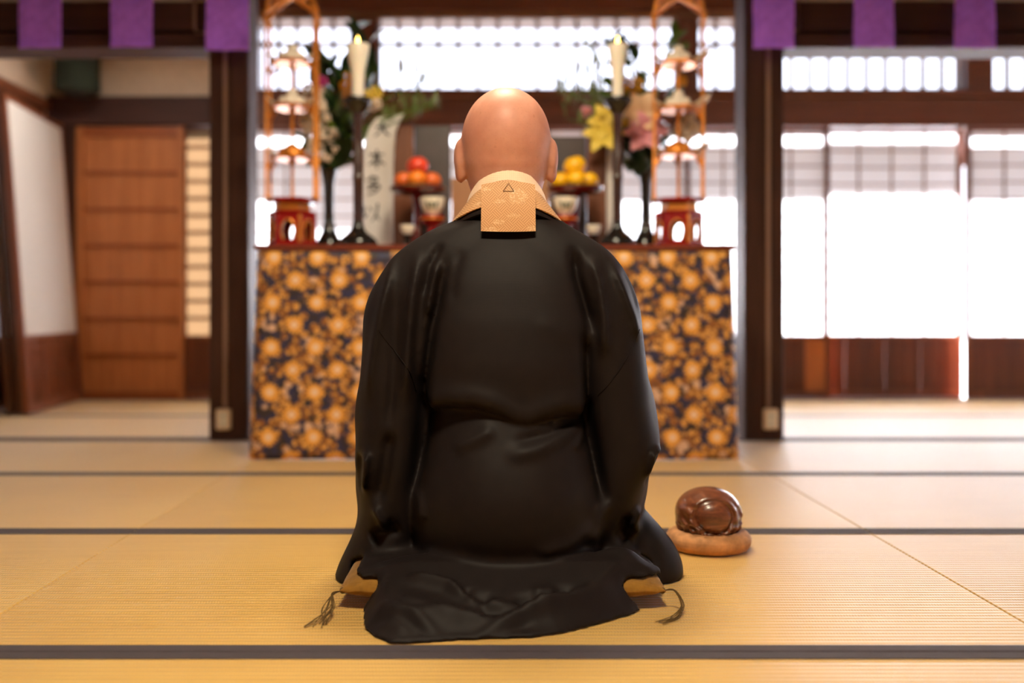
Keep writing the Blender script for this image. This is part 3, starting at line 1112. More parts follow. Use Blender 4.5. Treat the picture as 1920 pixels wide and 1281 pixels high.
def tower(px, Yt, rot, side, tops):
    bx = xw(px, Yt)
    o = thing('offering_tower', (bx, Yt, ZT), f'tall gilded offering tower on a red lacquer base at the {side} end of the altar', 'offering stand', 'gilded offering towers')
    sc = Yt / F_PX
    R = .102

    def part(name, vs_fs, mt, par=o):
        return mk(name, [(x + bx, y + Yt, z + ZT) for x, y, z in vs_fs[0]], vs_fs[1], mt, par)
    z1 = .128
    part('foot_plate', hexring(R * 1.0, .001, .018, rot, .004), 'red_lacquer')
    am, rm = arch_panel(R * .86, z1 - .018, .012)
    for i in range(6):
        a = rot + PI / 3 * i + PI / 6
        rr = R * .86 * math.cos(PI / 6) * .99
        p = inst('arch_panel', am, (bx + rr * math.cos(a), Yt + rr * math.sin(a), ZT + .018), o, Euler((0, 0, a + PI / 2)))
        q = bpy.data.objects.new('arch_rim', rm)
        COL.objects.link(q)
        q.parent = p
    for i in range(6):
        a = rot + PI / 3 * i
        xx, yy = bx + R * .86 * math.cos(a), Yt + R * .86 * math.sin(a)
        MB().lathe([(.008, .018), (.0095, .03), (.007, .06), (.0075, z1)], (xx, yy, ZT), 8).build('corner_column', 'gold' if i % 2 else 'red_lacquer', o, True)
    part('cornice', hexring(R * .93, z1, z1 + .016, rot, .005), 'red_lacquer')
    part('gold_band', hexring(R * .70, z1 + .016, z1 + .048, rot, .004), 'gold')
    part('upper_plate', hexring(R * 1.02, z1 + .048, z1 + .066, rot, .006), 'red_lacquer')
    zp = z1 + .066
    ztop = zw(42, Yt) - ZT
    tiers = [zw(y, Yt) - ZT for y in tops]
    # posts: a pair at each side, and the middle pole
    P = [(s * .094, d) for s in (-1, 1) for d in (-.038, .038)]
    cr, sr = math.cos(rot * .6), math.sin(rot * .6)
    P = [(x * cr - y * sr, x * sr + y * cr) for x, y in P]
    for x, y in P:
        MB().lathe([(.009, zp), (.009, zp + .01), (.0062, zp + .014), (.0062, ztop), (.009, ztop + .004), (.006, ztop + .012)], (bx + x, Yt + y, ZT), 10).build('post', 'gold', o, True)
    MB().lathe([(.011, zp), (.0065, zp + .02), (.0065, tiers[0] - .03), (.014, tiers[0] - .006), (.0065, tiers[0] + .02), (.0065, tiers[1] - .03), (.014, tiers[1] - .006),
                (.0065, tiers[1] + .02), (.0065, tiers[2] - .03), (.012, tiers[2] - .001)], (bx, Yt, ZT), 10).build('middle_pole', 'gold', o, True)
    for ti, tz in enumerate(tiers):
        pl = part('tier_plate', hexring(.088, tz, tz + .012, rot, .004), 'gold')
        for x, y in P:
            d = Vector((x, y, 0)).normalized()
            pts = [(bx + x * 1.0, Yt + y, ZT + tz - .075), (bx + x * .985, Yt + y * .98, ZT + tz - .045), (bx + x * .90, Yt + y * .9, ZT + tz - .022), (bx + x * .72, Yt + y * .72, ZT + tz - .004)]
            MB().tube(smooth_line(pts, 8), [.0055] * 9, 6).build('bracket', 'gold', o, True)
        # pale paper petals at the corners
        for x, y in P:
            a = math.atan2(y, x)
            g = []
            big = 1.25 if (side == 'right' and x > 0) else (.8 if ti < 2 else .7)
            for i in range(7):
                u = i / 6
                w = .024 * math.sin(PI * (u * .9 + .08)) ** .8 * big
                r_ = .060 + .058 * u * big
                h_ = tz + .013 + .030 * u * u * big
                g.append([(bx + r_ * math.cos(a) - w * s_ * math.sin(a), Yt + r_ * math.sin(a) + w * s_ * math.cos(a), ZT + h_ + .006 * abs(s_)) for s_ in (-1, -.4, .4, 1)])
            MB().sheet(g, .0022).build('paper_petal', 'white_cake', pl, True)
        # what the tier carries
        cz = ZT + tz + .0125
        b = MB()
        lobes = [(.036 * math.cos(k * PI / 3 + .3), .030 * math.sin(k * PI / 3 + .3), .018, .021) for k in range(6)] + [(0, 0, .026, .030)]
        b.lathe([(.050, 0), (.056, .006), (.054, .014), (.040, .018)], (bx, Yt, cz), 20)
        for lx_, ly_, lz_, lr in lobes:
            b.ball((bx + lx_ * .9, Yt + ly_ * .9, cz + lz_ + .002), (lr, lr, lr * .85), 10, 7)
        if ti > 0:
            b.ball((bx, Yt, cz + .052), (.022, .022, .018), 10, 7)
        nm = ('lowest', 'middle', 'highest')[ti]
        tag(b.build('sugar_cake', 'white_cake' if ti else 'gold', None, True, (bx, Yt, cz)), f'{"gilt" if ti == 0 else "white"} lobed offering cake on the {nm} tier of the {side} tower', 'cake', 'offering cakes on the towers')
    # crown: arms sweeping up to the middle, with curls
    for x, y in P:
        c0 = Vector((bx + x, Yt + y, ZT + ztop))
        m_ = Vector((bx, Yt, ZT + ztop))
        pts = [c0 + Vector((0, 0, -.01)), c0.lerp(m_, -.06) + Vector((0, 0, .022)), c0.lerp(m_, .2) + Vector((0, 0, .05)), c0.lerp(m_, .55) + Vector((0, 0, .072)), c0.lerp(m_, .95) + Vector((0, 0, .096))]
        MB().tube(smooth_line(pts, 12), [.0085] * 13, 8).build('crown_arm', 'gold', o, True)
        pts = [c0.lerp(m_, .02) + Vector((0, 0, .030)), c0.lerp(m_, .06) + Vector((0, 0, .065)), c0.lerp(m_, .22) + Vector((0, 0, .098)), c0.lerp(m_, .50) + Vector((0, 0, .108)),
               c0.lerp(m_, .60) + Vector((0, 0, .090)), c0.lerp(m_, .45) + Vector((0, 0, .080))]
        MB().tube(smooth_line(pts, 14), [.0075] * 15, 8).build('crown_curl', 'gold', o, True)
    MB().lathe([(.012, ztop + .088), (.02, ztop + .098), (.012, ztop + .108), (.019, ztop + .124), (.003, ztop + .15)], (bx, Yt, ZT), 12).build('finial', 'gold', o, True)
    return o


tower(548, 3.92, 0.0, 'left', (300, 205, 122))
tower(1272, 3.92, -.26, 'right', (294, 208, 124))


# ---- candle stands and candles
def candle_stand(px, Yt, side, fw):
    bx = xw(px, Yt)
    o = thing('candle_stand', (bx, Yt, ZT), f'tall black lacquer candle stand on the {side} of the altar', 'candle stand', 'altar candle stands')
    k = Yt / F_PX
    R = 37 * k * fw
    zd = zw(212, Yt) - ZT
    MB().lathe([(R * .93, .0005), (R, .008), (R * .99, .020), (R * .86, .034), (R * .58, .050), (R * .36, .066), (R * .27, .085), (R * .24, .098)], (bx, Yt, ZT), 36).build('foot', 'black_lacquer', o, True)
    MB().lathe([(.0185, .095), (.0175, .12), (.019, zd * .50), (.023, zd * .52), (.019, zd * .54), (.0175, zd - .03), (.022, zd)], (bx, Yt, ZT), 20).build('stem', 'stem_lacquer', o, True)
    MB().lathe([(.020, zd - .006), (.030, zd + .008), (.052, zd + .036), (.055, zd + .052), (.053, zd + .056), (.046, zd + .050), (.02, zd + .046)], (bx, Yt, ZT), 32).build('drip_pan', 'black_lacquer', o, True)
    zc = ZT + zd + .0465
    zt = zw(84, Yt)
    c = thing('candle', (bx, Yt, zc), f'burning white flared candle on the {side} stand', 'candle', 'altar candles')
    H = zt - zc
    w0, w1 = (.023, .0455) if side == 'left' else (.020, .0385)
    MB().lathe([(w0, 0.0003), (w0 * 1.02, H * .3), (w0 * 1.18, H * .55), (w1 * .85, H * .8), (w1, H * .985), (w1 * .96, H), (w1 * .3, H - .004)], (bx, Yt, zc), 28).build('wax', 'wax', c, True)
    MB().tube([(bx, Yt, zc + H - .005), (bx, Yt, zc + H + .008)], .0018, 6).build('wick', 'ink', c)
    MB().lathe([(.002, H + .003), (.0052, H + .010), (.0056, H + .015), (.0035, H + .024), (.0004, H + .034)], (bx, Yt, zc), 12).build('flame', 'flame', c, True)
    return o


candle_stand(671, 3.83, 'left', 1.0)
candle_stand(1158, 3.83, 'right', .92)


# ---- flower vases and flowers
def leaf_mesh(name, L, wd, mat, bend=.25, n=6, fold=.15):
    g = []
    for i in range(n + 1):
        u = i / n
        w = wd * math.sin(PI * min(1, u * .93 + .05)) ** .75
        z = -bend * L * u * u
        g.append([(L * u * (1 - .1 * u), s * w, z + fold * abs(s) * w) for s in (-1, 0, 1)])
    return mesh_of(MB().sheet(g, .0008), name, mat, True, 80)


LEAF = {'dark': leaf_mesh('leaf', .13, .024, 'leaf_dark'), 'broad': leaf_mesh('leaf', .15, .040, 'leaf_dark', .35), 'mid': leaf_mesh('leaf', .11, .018, 'leaf_mid'),
        'bright': leaf_mesh('leaf', .17, .028, 'leaf_bright', .1), 'willow': leaf_mesh('leaf', .062, .0065, 'willow', .3, 4)}
_b = MB()
_r = random.Random(3)
for _i in range(16):
    _a, _t = _r.uniform(0, 6.28), math.acos(_r.uniform(-.6, 1))
    _b.ball((.016 * math.sin(_t) * math.cos(_a), .016 * math.sin(_t) * math.sin(_a), .016 * math.cos(_t)), .0062, 6, 4)
PUFF = {k: mesh_of(_b, 'blossom', m) for k, m in (('white', 'fl_white'), ('magenta', 'fl_magenta'), ('yellow', 'fl_yellow'), ('gold', 'fl_gold'), ('pink', 'fl_pink'))}


def petal_mesh(mat, L=.058, wd=.015):
    g = []
    for i in range(7):
        u = i / 6
        w = wd * math.sin(PI * min(1, u * .9 + .08)) ** .8
        z = L * (.55 * u - .75 * u * u * u * .55)
        g.append([(L * u * .95, s * w, z + .2 * w * abs(s)) for s in (-1, 0, 1)])
    return mesh_of(MB().sheet(g, .001), 'petal', mat, True, 80)


PETAL = {'pink': petal_mesh('fl_pink'), 'yellow': petal_mesh('fl_yellow'), 'peach': petal_mesh('fl_peach', .06, .02)}
_bud = mesh_of(MB().lathe([(.004, 0), (.010, .012), (.0125, .03), (.010, .048), (.002, .066)], (0, 0, 0), 8), 'bud', 'fl_peach')


def lily(par, kind, p, d):
    o = bpy.data.objects.new('lily', None)
    o.empty_display_size = .02
    COL.objects.link(o)
    o.parent = par
    o.location = Vector(p) - rootloc(par)
    o.rotation_euler = Vector(d).to_track_quat('Z', 'Y').to_euler()
    o.scale = (1.6, 1.6, 1.6)
    for i in range(6):
        q = bpy.data.objects.new('petal', PETAL[kind])
        COL.objects.link(q)
        q.parent = o
        q.rotation_euler = (0, -.25 if i % 2 else -.1, i * PI / 3)


def bouquet(px, Yt, side, spec):
    bx = xw(px, Yt)
    zn = zw(316, Yt)
    v = thing('flower_vase', (bx, Yt, ZT), f'slender black flower vase beside the {side} candle stand', 'vase', 'altar flower vases')
    H = zn - ZT
    MB().lathe([(.050, .0005), (.056, .010), (.055, .030), (.044, .052), (.030, .075), (.0215, .11), (.020, H * .5), (.0225, H * .8), (.033, H * .96), (.037, H), (.033, H - .002), (.018, H * .8)],
               (bx, Yt, ZT), 30).build('vase_body', 'black_lacquer', v, True)
    MB().lathe([(.024, .098), (.0265, .104), (.024, .110)], (bx, Yt, ZT), 24).build('neck_ring', 'stem_lacquer', v, True)
    f = thing('flower_arrangement', (bx, Yt, zn - .06), f'tall altar bouquet of leaves and flowers in the {side} vase', 'flowers', 'altar bouquets')
    rnd = random.Random(11 if side == 'left' else 23)
    root = Vector((bx, Yt, zn - .055))
    st = MB()
    for kind, cnt, cxp, cyp, sx, sy in spec:
        for i in range(cnt):
            p = PX(cxp + rnd.uniform(-sx, sx), cyp + rnd.uniform(-sy, sy), Yt + rnd.uniform(-.07, .09))
            if kind not in LEAF:
                p = PX(cxp + rnd.uniform(-sx, sx), cyp + rnd.uniform(-sy, sy), Yt - rnd.uniform(.06, .10))
            d = p - Vector((bx, Yt, zn - .12))
            if kind in LEAF:
                if kind == 'willow':
                    dirv = Vector((rnd.uniform(-.5, .5), rnd.uniform(-.4, .4), -1))
                else:
                    dirv = d.normalized() + Vector((rnd.uniform(-.9, .9), rnd.uniform(-.9, .9), rnd.uniform(-.5, .6)))
                e = dirv.to_track_quat('X', 'Z').to_euler()
                e.rotate_axis('X', rnd.uniform(-1.2, 1.2))
                s = rnd.uniform(.7, 1.15)
                inst('leaf', LEAF[kind], p - dirv.normalized() * .05, f, e, (s, s, s))
            elif kind.startswith('lily_'):
                lily(f, kind[5:], p, Vector((rnd.uniform(-.5, .5), -1, rnd.uniform(-.2, .5))))
            elif kind == 'bud':
                inst('bud', _bud, p, f, Euler((rnd.uniform(-.5, .5), rnd.uniform(-.5, .5), 0)))
            else:
                s = rnd.uniform(1.0, 1.5)
                inst('blossom', PUFF[kind], p, f, Euler((rnd.uniform(0, 6), rnd.uniform(0, 6), 0)), (s, s, s))
            if i % 3 == 0 or kind.startswith('lily'):
                mid = root.lerp(p, .55) + Vector((-(p.x - bx) * .25, 0, .03))
                st.tube(smooth_line([root + Vector((rnd.uniform(-.012, .012), rnd.uniform(-.012, .012), 0)), mid, p], 7), .0022, 5)
    st.build('stems', 'leaf_mid', f, True)
    return f


bouquet(617, 4.08, 'left', [('broad', 24, 622, 235, 30, 65), ('dark', 40, 620, 200, 44, 90), ('mid', 24, 600, 240, 34, 60), ('bright', 7, 640, 275, 16, 30), ('white', 22, 598, 240, 30, 55),
                            ('white', 7, 585, 205, 16, 40), ('magenta', 2, 600, 158, 5, 5), ('yellow', 4, 694, 180, 12, 9), ('gold', 4, 652, 160, 5, 22), ('dark', 16, 684, 105, 18, 62),
                            ('mid', 10, 690, 150, 20, 60), ('willow', 34, 752, 175, 46, 45), ('willow', 16, 800, 205, 24, 20), ('white', 3, 702, 198, 10, 10), ('dark', 8, 605, 110, 14, 40)])
bouquet(1211, 4.08, 'right', [('broad', 22, 1196, 275, 22, 38), ('dark', 34, 1190, 230, 36, 60), ('mid', 26, 1176, 185, 44, 55), ('bright', 8, 1165, 235, 20, 40), ('lily_pink', 2, 1206, 246, 8, 14),
                              ('lily_yellow', 1, 1132, 252, 5, 6), ('lily_yellow', 1, 1140, 232, 5, 6), ('lily_peach', 1, 1206, 210, 3, 5), ('bud', 4, 1206, 205, 8, 14), ('gold', 5, 1184, 170, 12, 24), ('pink', 2, 1100, 208, 5, 5),
                              ('yellow', 5, 1130, 225, 14, 16), ('willow', 46, 1090, 185, 40, 50), ('willow', 26, 1130, 130, 40, 50), ('dark', 12, 1170, 100, 30, 40), ('white', 12, 1290, 245, 18, 24),
                              ('dark', 8, 1265, 160, 18, 40), ('mid', 6, 1268, 70, 10, 30), ('gold', 2, 1282, 155, 6, 8), ('dark', 8, 1270, 260, 22, 30)])


# ---- fruit on high dishes
def fruit_mesh(mat, r, dimple=True):
    b = MB()
    prof = []
    n = 14
    for i in range(n + 1):
        t = PI * i / n
        rr = math.sin(t) * r * (1 + .05 * math.sin(t))
        z = -math.cos(t) * r * .93
        if dimple:
            z -= .16 * r * math.exp(-((rr / (r * .25)) ** 2)) * (1 if z > 0 else -.6)
        prof.append((max(rr, .0004), z))
    b.lathe(prof, (0, 0, 0), 22)
    return mesh_of(b, 'fruit_flesh', mat, True, 80)


_stalk = mesh_of(MB().tube([(0, 0, 0), (.001, 0, .009), (.003, 0, .016)], .0016, 6), 'stalk', 'stalk')


def high_dish(px, Yt, side, fruits):
    bx = xw(px, Yt)
    o = thing('fruit_dish', (bx, Yt, ZT), f'dark red lacquer high dish carrying {"oranges and an apple" if side == "left" else "yellow citrus"}', 'footed dish', 'footed fruit dishes')
    zd = zw(366, Yt) - ZT
    R = 52 * Yt / F_PX
    MB().lathe([(.058, .0005), (.060, .006), (.052, .012), (.026, .024), (.015, .045), (.013, zd * .6), (.019, zd - .01), (.030, zd)], (bx, Yt, ZT), 28).build('foot', 'dark_red_lacquer', o, True)
    MB().lathe([(.030, zd - .001), (R * .8, zd + .006), (R * .98, zd + .018), (R, zd + .027), (R * .985, zd + .029), (R * .95, zd + .020), (.02, zd + .013)], (bx, Yt, ZT), 40).build('plate', 'dark_red_lacquer', o, True)
    MB().tube([(bx + R * 1.0 * math.cos(a * PI / 20), Yt + R * 1.0 * math.sin(a * PI / 20), ZT + zd + .0275) for a in range(40)], .0022, 6, True).build('rim', 'silver', o, True)
    for dxp, dz, dy, mat, r, nm, cat in fruits:
        c = (bx + dxp, Yt + dy, ZT + zd + .0215 + r * .93 + dz)
        ft = thing(nm, (c[0], c[1], c[2] - r * .93), '', cat, 'fruit piled on the altar dishes')
        inst('flesh', fruit_mesh(mat, r), c, ft, Euler((random.uniform(-.25, .25), random.uniform(-.25, .25), random.uniform(0, 6))))
        inst('stalk', _stalk, (c[0], c[1], c[2] + r * .70), ft)
        yield ft


L1 = list(high_dish(783, 3.88, 'left', [(-.055, 0, -.0, 'peach', .0365, 'orange', 'fruit'), (0, 0, -.055, 'orange', .0365, 'orange', 'fruit'), (.055, 0, -.0, 'peach', .0365, 'orange', 'fruit'),
                                        (.0, 0, .055, 'orange', .0365, 'orange', 'fruit'), (0, .053, 0, 'apple', .041, 'apple', 'fruit')]))
for o, l in zip(L1, ('rosy orange at the left end of the dish under the apple', 'orange at the front of the dish below the red apple', 'rosy orange nearest the priest on the left dish',
                     'orange at the back of the left dish', 'red apple on top of the orange pile')):
    o['label'] = l
L2 = list(high_dish(1078, 3.88, 'right', [(-.055, 0, -.0, 'yellow', .036, 'citrus_fruit', 'fruit'), (0, 0, -.055, 'yellow', .0365, 'citrus_fruit', 'fruit'), (.055, 0, -.0, 'yellow', .036, 'citrus_fruit', 'fruit'),
                                          (.0, 0, .055, 'yellow', .0365, 'citrus_fruit', 'fruit'), (0, .052, 0, 'yellow', .043, 'citrus_fruit', 'fruit')]))
for o, l in zip(L2, ('yellow citrus on the right dish, closest to the priest', 'yellow citrus at the front of the right dish', 'yellow citrus on the right dish, closest to the candle stand',
                     'yellow citrus at the back of the right dish', 'largest yellow citrus on top of the pile')):
    o['label'] = l


# ---- white tea bowls on small red stands, small cups
def tea_bowl(px, Yt, side):
    bx = xw(px, Yt)
    s = thing('bowl_stand', (bx, Yt, ZT), f'small red lacquer stand under the {side} white bowl', 'stand', 'red bowl stands')
    zs = zw(404, Yt) - ZT
    MB().lathe([(.034, .0005), (.036, .006), (.026, .016), (.018, .04), (.020, zs - .04), (.040, zs - .028), (.047, zs - .014), (.044, zs - .002), (.03, zs)], (bx, Yt, ZT), 26).build('stand_body', 'red_lacquer', s, True)
    MB().lathe([(.0475, zs - .018), (.0485, zs - .015), (.0475, zs - .012)], (bx, Yt, ZT), 26).build('gold_line', 'gold', s, True)
    c = thing('tea_bowl', (bx, Yt, ZT + zs + .0005), f'white bowl with a dark leaf emblem on the {side} red stand', 'bowl', 'white altar bowls')
    z0 = ZT + zs + .0005
    h = zw(371, Yt) - z0
    MB().lathe([(.024, 0), (.026, .006), (.036, .018), (.044, h * .55), (.048, h * .9), (.049, h), (.046, h - .001), (.038, h * .5), (.02, h * .3)], (bx, Yt, z0), 32).build('bowl_body', 'white_china', c, True)
    e = MB()
    for q in (-1, 0, 1):
        g = []
        for i in range(5):
            u = i / 4
            rr = .0452 + .003 * u
            row = []
            for w_ in (-1, 0, 1):
                a = -PI / 2 + q * .26 + w_ * .13 * math.sin(PI * (u * .85 + .1)) + q * .22 * u
                z = z0 + h * (.35 + .42 * u)
                rr = .0392 + .0098 * ((z - z0) / h) + .0008
                row.append((bx + rr * math.cos(a), Yt + rr * math.sin(a), z))
            g.append(row)
        e.sheet(g, .0008)
    e.build('leaf_emblem', 'emblem', c, True)


tea_bowl(811, 3.80, 'left')
tea_bowl(1060, 3.775, 'right')
for px, side in ((764, 'left'), (1113, 'right')):
    Yt = 3.79
    bx = xw(px, Yt)
    c = thing('incense_cup', (bx, Yt, ZT), f'small white cup on a dark foot at the {side} of the priest', 'cup', 'small altar cups')
    zs = zw(440, Yt) - ZT
    MB().lathe([(.022, .0005), (.024, .004), (.012, .012), (.011, zs - .012), (.02, zs)], (bx, Yt, ZT), 20).build('foot', 'black_lacquer', c, True)
    MB().lathe([(.016, zs), (.026, zs + .014), (.029, zs + .032), (.0295, zs + .036), (.026, zs + .034), (.015, zs + .018)], (bx, Yt, ZT), 24).build('cup_body', 'white_china', c, True)

# ---- shrine frame and dark doors behind the offerings
Ys = 4.12
s = thing('altar_shrine', (xw(937, Ys), Ys, ZT), 'brown wooden shrine frame with open dark doors behind the offerings', 'shrine')
for a, b in ((738, 776), (1100, 1138)):
    MB().box((xw(a, Ys), Ys - .02, ZT + .001), (xw(b, Ys), Ys + .06, zw(238, Ys)), .004).build('post', 'shrine_wood', s)
MB().box((xw(776, Ys), Ys - .03, ZT + .001), (xw(1100, Ys), Ys + .06, zw(455, Ys)), .003).build('base_step', 'shrine_wood', s)
MB().box((xw(846, Ys), Ys + .0, zw(455, Ys)), (xw(1030, Ys), Ys + .06, zw(334, Ys)), .003).build('inner_case', 'tan_wood', s)
for a, b, y in ((777, 845, 236), (1031, 1099, 256)):
    d = MB().box((xw(a, Ys), Ys - .005, zw(455, Ys)), (xw(b, Ys), Ys + .015, zw(y, Ys)), .002).build('door_leaf', 'dark_panel', s)
    MB().box((xw(a + 6, Ys), Ys - .008, zw(448, Ys)), (xw(b - 6, Ys), Ys - .0045, zw(y + 8, Ys)), .001).build('door_panel', 'dark_panel', d)


# ---- paper banners
def banner(name, label, strip, th, mat='scroll'):
    o = thing(name, strip[0][0].lerp(strip[0][1], .5), label, 'paper banner', None)
    A = smooth_line([p[0] for p in strip], 24)
    B = smooth_line([p[1] for p in strip], 24)
    g = [[a.lerp(b, j / 6) + Vector((0, .012 * (1 - (j / 3 - 1) ** 2), 0)) for j in range(7)] for a, b in zip(A, B)]
    MB().sheet(g, th).build('paper_sheet', mat, o, True)
    return o, g


Yb = 4.02
st = [(PX(682, 462, Yb), PX(735, 462, Yb)), (PX(682, 380, Yb), PX(731, 380, Yb)), (PX(683, 300, Yb), PX(733, 300, Yb)), (PX(689, 248, Yb), PX(742, 248, Yb + .01)), (PX(706, 221, Yb + .02), PX(758, 211, Yb + .03))]
for i in range(2):
    st[0][i].z = max(st[0][i].z, ZT + .002)
bn, gr = banner('calligraphy_banner', 'white paper banner with black brush characters beside the left candle stand', st, .0016)
# brush strokes of the characters, in units of one character square (x right, y up)
CH = {'hon': [[(-.4, .22), (.42, .26)], [(0, .5), (.02, .1), (0, -.5)], [(-.02, .2), (-.2, -.12), (-.45, -.32)], [(.03, .2), (.2, -.1), (.46, -.3)], [(-.2, -.25), (.2, -.22)]],
      'ta': [[(-.05, .5), (-.2, .3), (-.38, .2)], [(-.05, .42), (.25, .38), (.05, .1), (-.3, -.05)], [(-.1, .25), (.05, .17)], [(.08, .05), (-.15, -.15), (-.35, -.22)], [(.08, 0), (.38, -.04), (.12, -.35), (-.35, -.52)], [(0, -.15), (.12, -.25)]],
      'dai': [[(-.42, .12), (.44, .18)], [(.02, .5), (-.02, .1), (-.2, -.2), (-.45, -.45)], [(.02, .12), (.2, -.2), (.48, -.42)]],
      'i': [[(-.35, .3), (-.34, -.25), (-.15, -.1)], [(-.05, .25), (.05, .05)], [(.35, .45), (.3, .0), (.05, -.45)], [(.25, -.1), (.45, -.4)]]}
for ch, cxp, cyp, hp in (('dai', 716, 241, 30), ('hon', 706, 298, 34), ('ta', 699, 347, 34), ('i', 695, 398, 36)):
    kids = MB()
    for stroke in CH[ch]:
        pts = []
        for sx_, sy_ in stroke:
            q = PX(cxp + sx_ * hp, cyp - sy_ * hp * 1.05, Yb)
            # on the sheet's near face
            best = min((p for row in gr for p in row), key=lambda p: (p.x - q.x) ** 2 + (p.z - q.z) ** 2)
            pts.append(Vector((q.x, best.y - .003, q.z)))
        ln_ = smooth_line(pts, 8)
        g = []
        for i, p in enumerate(ln_):
            d = (ln_[min(i + 1, 8)] - ln_[max(i - 1, 0)]).normalized()
            nrm = Vector((-d.z, 0, d.x)) * .0042 * (1.1 - .5 * i / 8)
            g.append([p - nrm, p + nrm])
        kids.sheet(g, .0006)
    kids.build('brush_character', 'ink', bn)
st2 = [(PX(716, 466, 4.08), PX(738, 466, 4.08)), (PX(716, 380, 4.08), PX(737, 380, 4.08)), (PX(718, 300, 4.08), PX(738, 300, 4.08)), (PX(724, 250, 4.08), PX(742, 250, 4.08))]
st3 = [(PX(1137, 466, 4.05), PX(1151, 466, 4.05)), (PX(1137, 400, 4.05), PX(1151, 400, 4.05)), (PX(1137, 330, 4.05), PX(1151, 330, 4.05)), (PX(1138, 272, 4.05), PX(1152, 272, 4.05))]
for q in (st2, st3):
    for i in range(2):
        q[0][i].z = ZT + .002
banner('paper_strip', 'narrow blank white paper strip behind the calligraphy banner', st2, .0016)
banner('paper_strip', 'narrow blank white paper strip left of the right candle stand', st3, .0016)

# ================================================================== PRIEST: solid surfaces by distance fields
def surf_nets(fn, lo, hi, h):
    """mesh the zero level of fn(x, y, z) on a grid, then pull the vertices on to it"""
    ax = [np.arange(lo[i], hi[i] + h, h, dtype=np.float32) for i in range(3)]
    D = fn(ax[0][:, None, None], ax[1][None, :, None], ax[2][None, None, :]).astype(np.float32)
    ins = D < 0
    nx, ny, nz = D.shape
    c = np.zeros((nx - 1, ny - 1, nz - 1), np.int8)
    for a in (0, 1):
        for b in (0, 1):
            for e in (0, 1):
                c += ins[a:nx - 1 + a, b:ny - 1 + b, e:nz - 1 + e]
    act = (c > 0) & (c < 8)
    idx = np.full(act.shape, -1, np.int64)
    cells = np.argwhere(act)
    idx[act] = np.arange(len(cells))
    # vertex: mean of edge crossings
    acc = np.zeros((len(cells), 3))
    cnt = np.zeros(len(cells))
    cor = [(a, b, e) for a in (0, 1) for b in (0, 1) for e in (0, 1)]
    vals = {q: D[cells[:, 0] + q[0], cells[:, 1] + q[1], cells[:, 2] + q[2]] for q in cor}
    for q in cor:
        for d in range(3):
            if q[d] == 0:
                r = list(q)
                r[d] = 1
                r = tuple(r)
                a, b = vals[q], vals[r]
                m = (a < 0) != (b < 0)
                t = np.where(m, a / np.where(m, a - b, 1), 0)
                p = np.tile(np.array(q, float), (len(cells), 1))
                p[:, d] = t
                acc += p * m[:, None]
                cnt += m
    V = (cells + acc / cnt[:, None]) * h + np.array(lo)
    F = []
    for d in range(3):
        e1, e2 = (d + 1) % 3, (d + 2) % 3
        s0 = [slice(None)] * 3
        s1 = [slice(None)] * 3
        s0[d], s1[d] = slice(0, -1), slice(1, None)
        A, B = ins[tuple(s0)], ins[tuple(s1)]
        X = np.argwhere(A != B)
        ok = (X[:, e1] > 0) & (X[:, e2] > 0) & (X[:, e1] < D.shape[e1] - 1) & (X[:, e2] < D.shape[e2] - 1)
        X = X[ok]
        flip = A[X[:, 0], X[:, 1], X[:, 2]]
        q = []
        for o1, o2 in ((1, 1), (0, 1), (0, 0), (1, 0)):
            y = X.copy()
            y[:, e1] -= o1
            y[:, e2] -= o2
            q.append(idx[y[:, 0], y[:, 1], y[:, 2]])
        q = np.stack(q, 1)
        q[~flip] = q[~flip][:, ::-1]
        F.append(q)
    F = np.concatenate(F)
    for _ in range(3):
        x, y, z = V.T
        e = 1e-3
        f0 = fn(x, y, z)
        gr = np.stack([fn(x + e, y, z) - f0, fn(x, y + e, z) - f0, fn(x, y, z + e) - f0], 1) / e
        g2 = (gr ** 2).sum(1) + 1e-3
        stp = np.clip(-f0[:, None] * gr / g2[:, None], -h * .6, h * .6)
        V = V + stp * .8
    return V, F


def mk_np(name, V, F, mat, parent, smooth_it=0):
    base = np.array(rootloc(parent)) if parent is not None else np.zeros(3)
    if smooth_it:
        n = len(V)
        ed = np.concatenate([F[:, [0, 1]], F[:, [1, 2]], F[:, [2, 3]], F[:, [3, 0]]])
        for _ in range(smooth_it):
            s = np.zeros_like(V)
            k = np.zeros(n)
            np.add.at(s, ed[:, 0], V[ed[:, 1]])
            np.add.at(k, ed[:, 0], 1)
            np.add.at(s, ed[:, 1], V[ed[:, 0]])
            np.add.at(k, ed[:, 1], 1)
            V = V * .5 + .5 * s / k[:, None]
    me = bpy.data.meshes.new(name)
    me.vertices.add(len(V))
    me.vertices.foreach_set('co', (V - base).astype(np.float32).ravel())
    me.loops.add(len(F) * 4)
    me.loops.foreach_set('vertex_index', F.astype(np.int32).ravel())
    me.polygons.add(len(F))
    me.polygons.foreach_set('loop_start', np.arange(0, len(F) * 4, 4, dtype=np.int32))
    me.polygons.foreach_set('use_smooth', np.ones(len(F), bool))
    me.update(calc_edges=True)
    me.validate()
    me.materials.append(MAT[mat])
    o = bpy.data.objects.new(name, me)
    COL.objects.link(o)
    if parent is not None:
        o.parent = parent
    return o, V


def smin(a, b, k):
    h = np.maximum(k - np.abs(a - b), 0) / k
    return np.minimum(a, b) - h * h * k * .25


def smax(a, b, k):
    return -smin(-a, -b, k)


def sst(x, a, b):
    t = np.clip((x - a) / (b - a), 0, 1)
    return t * t * (3 - 2 * t)


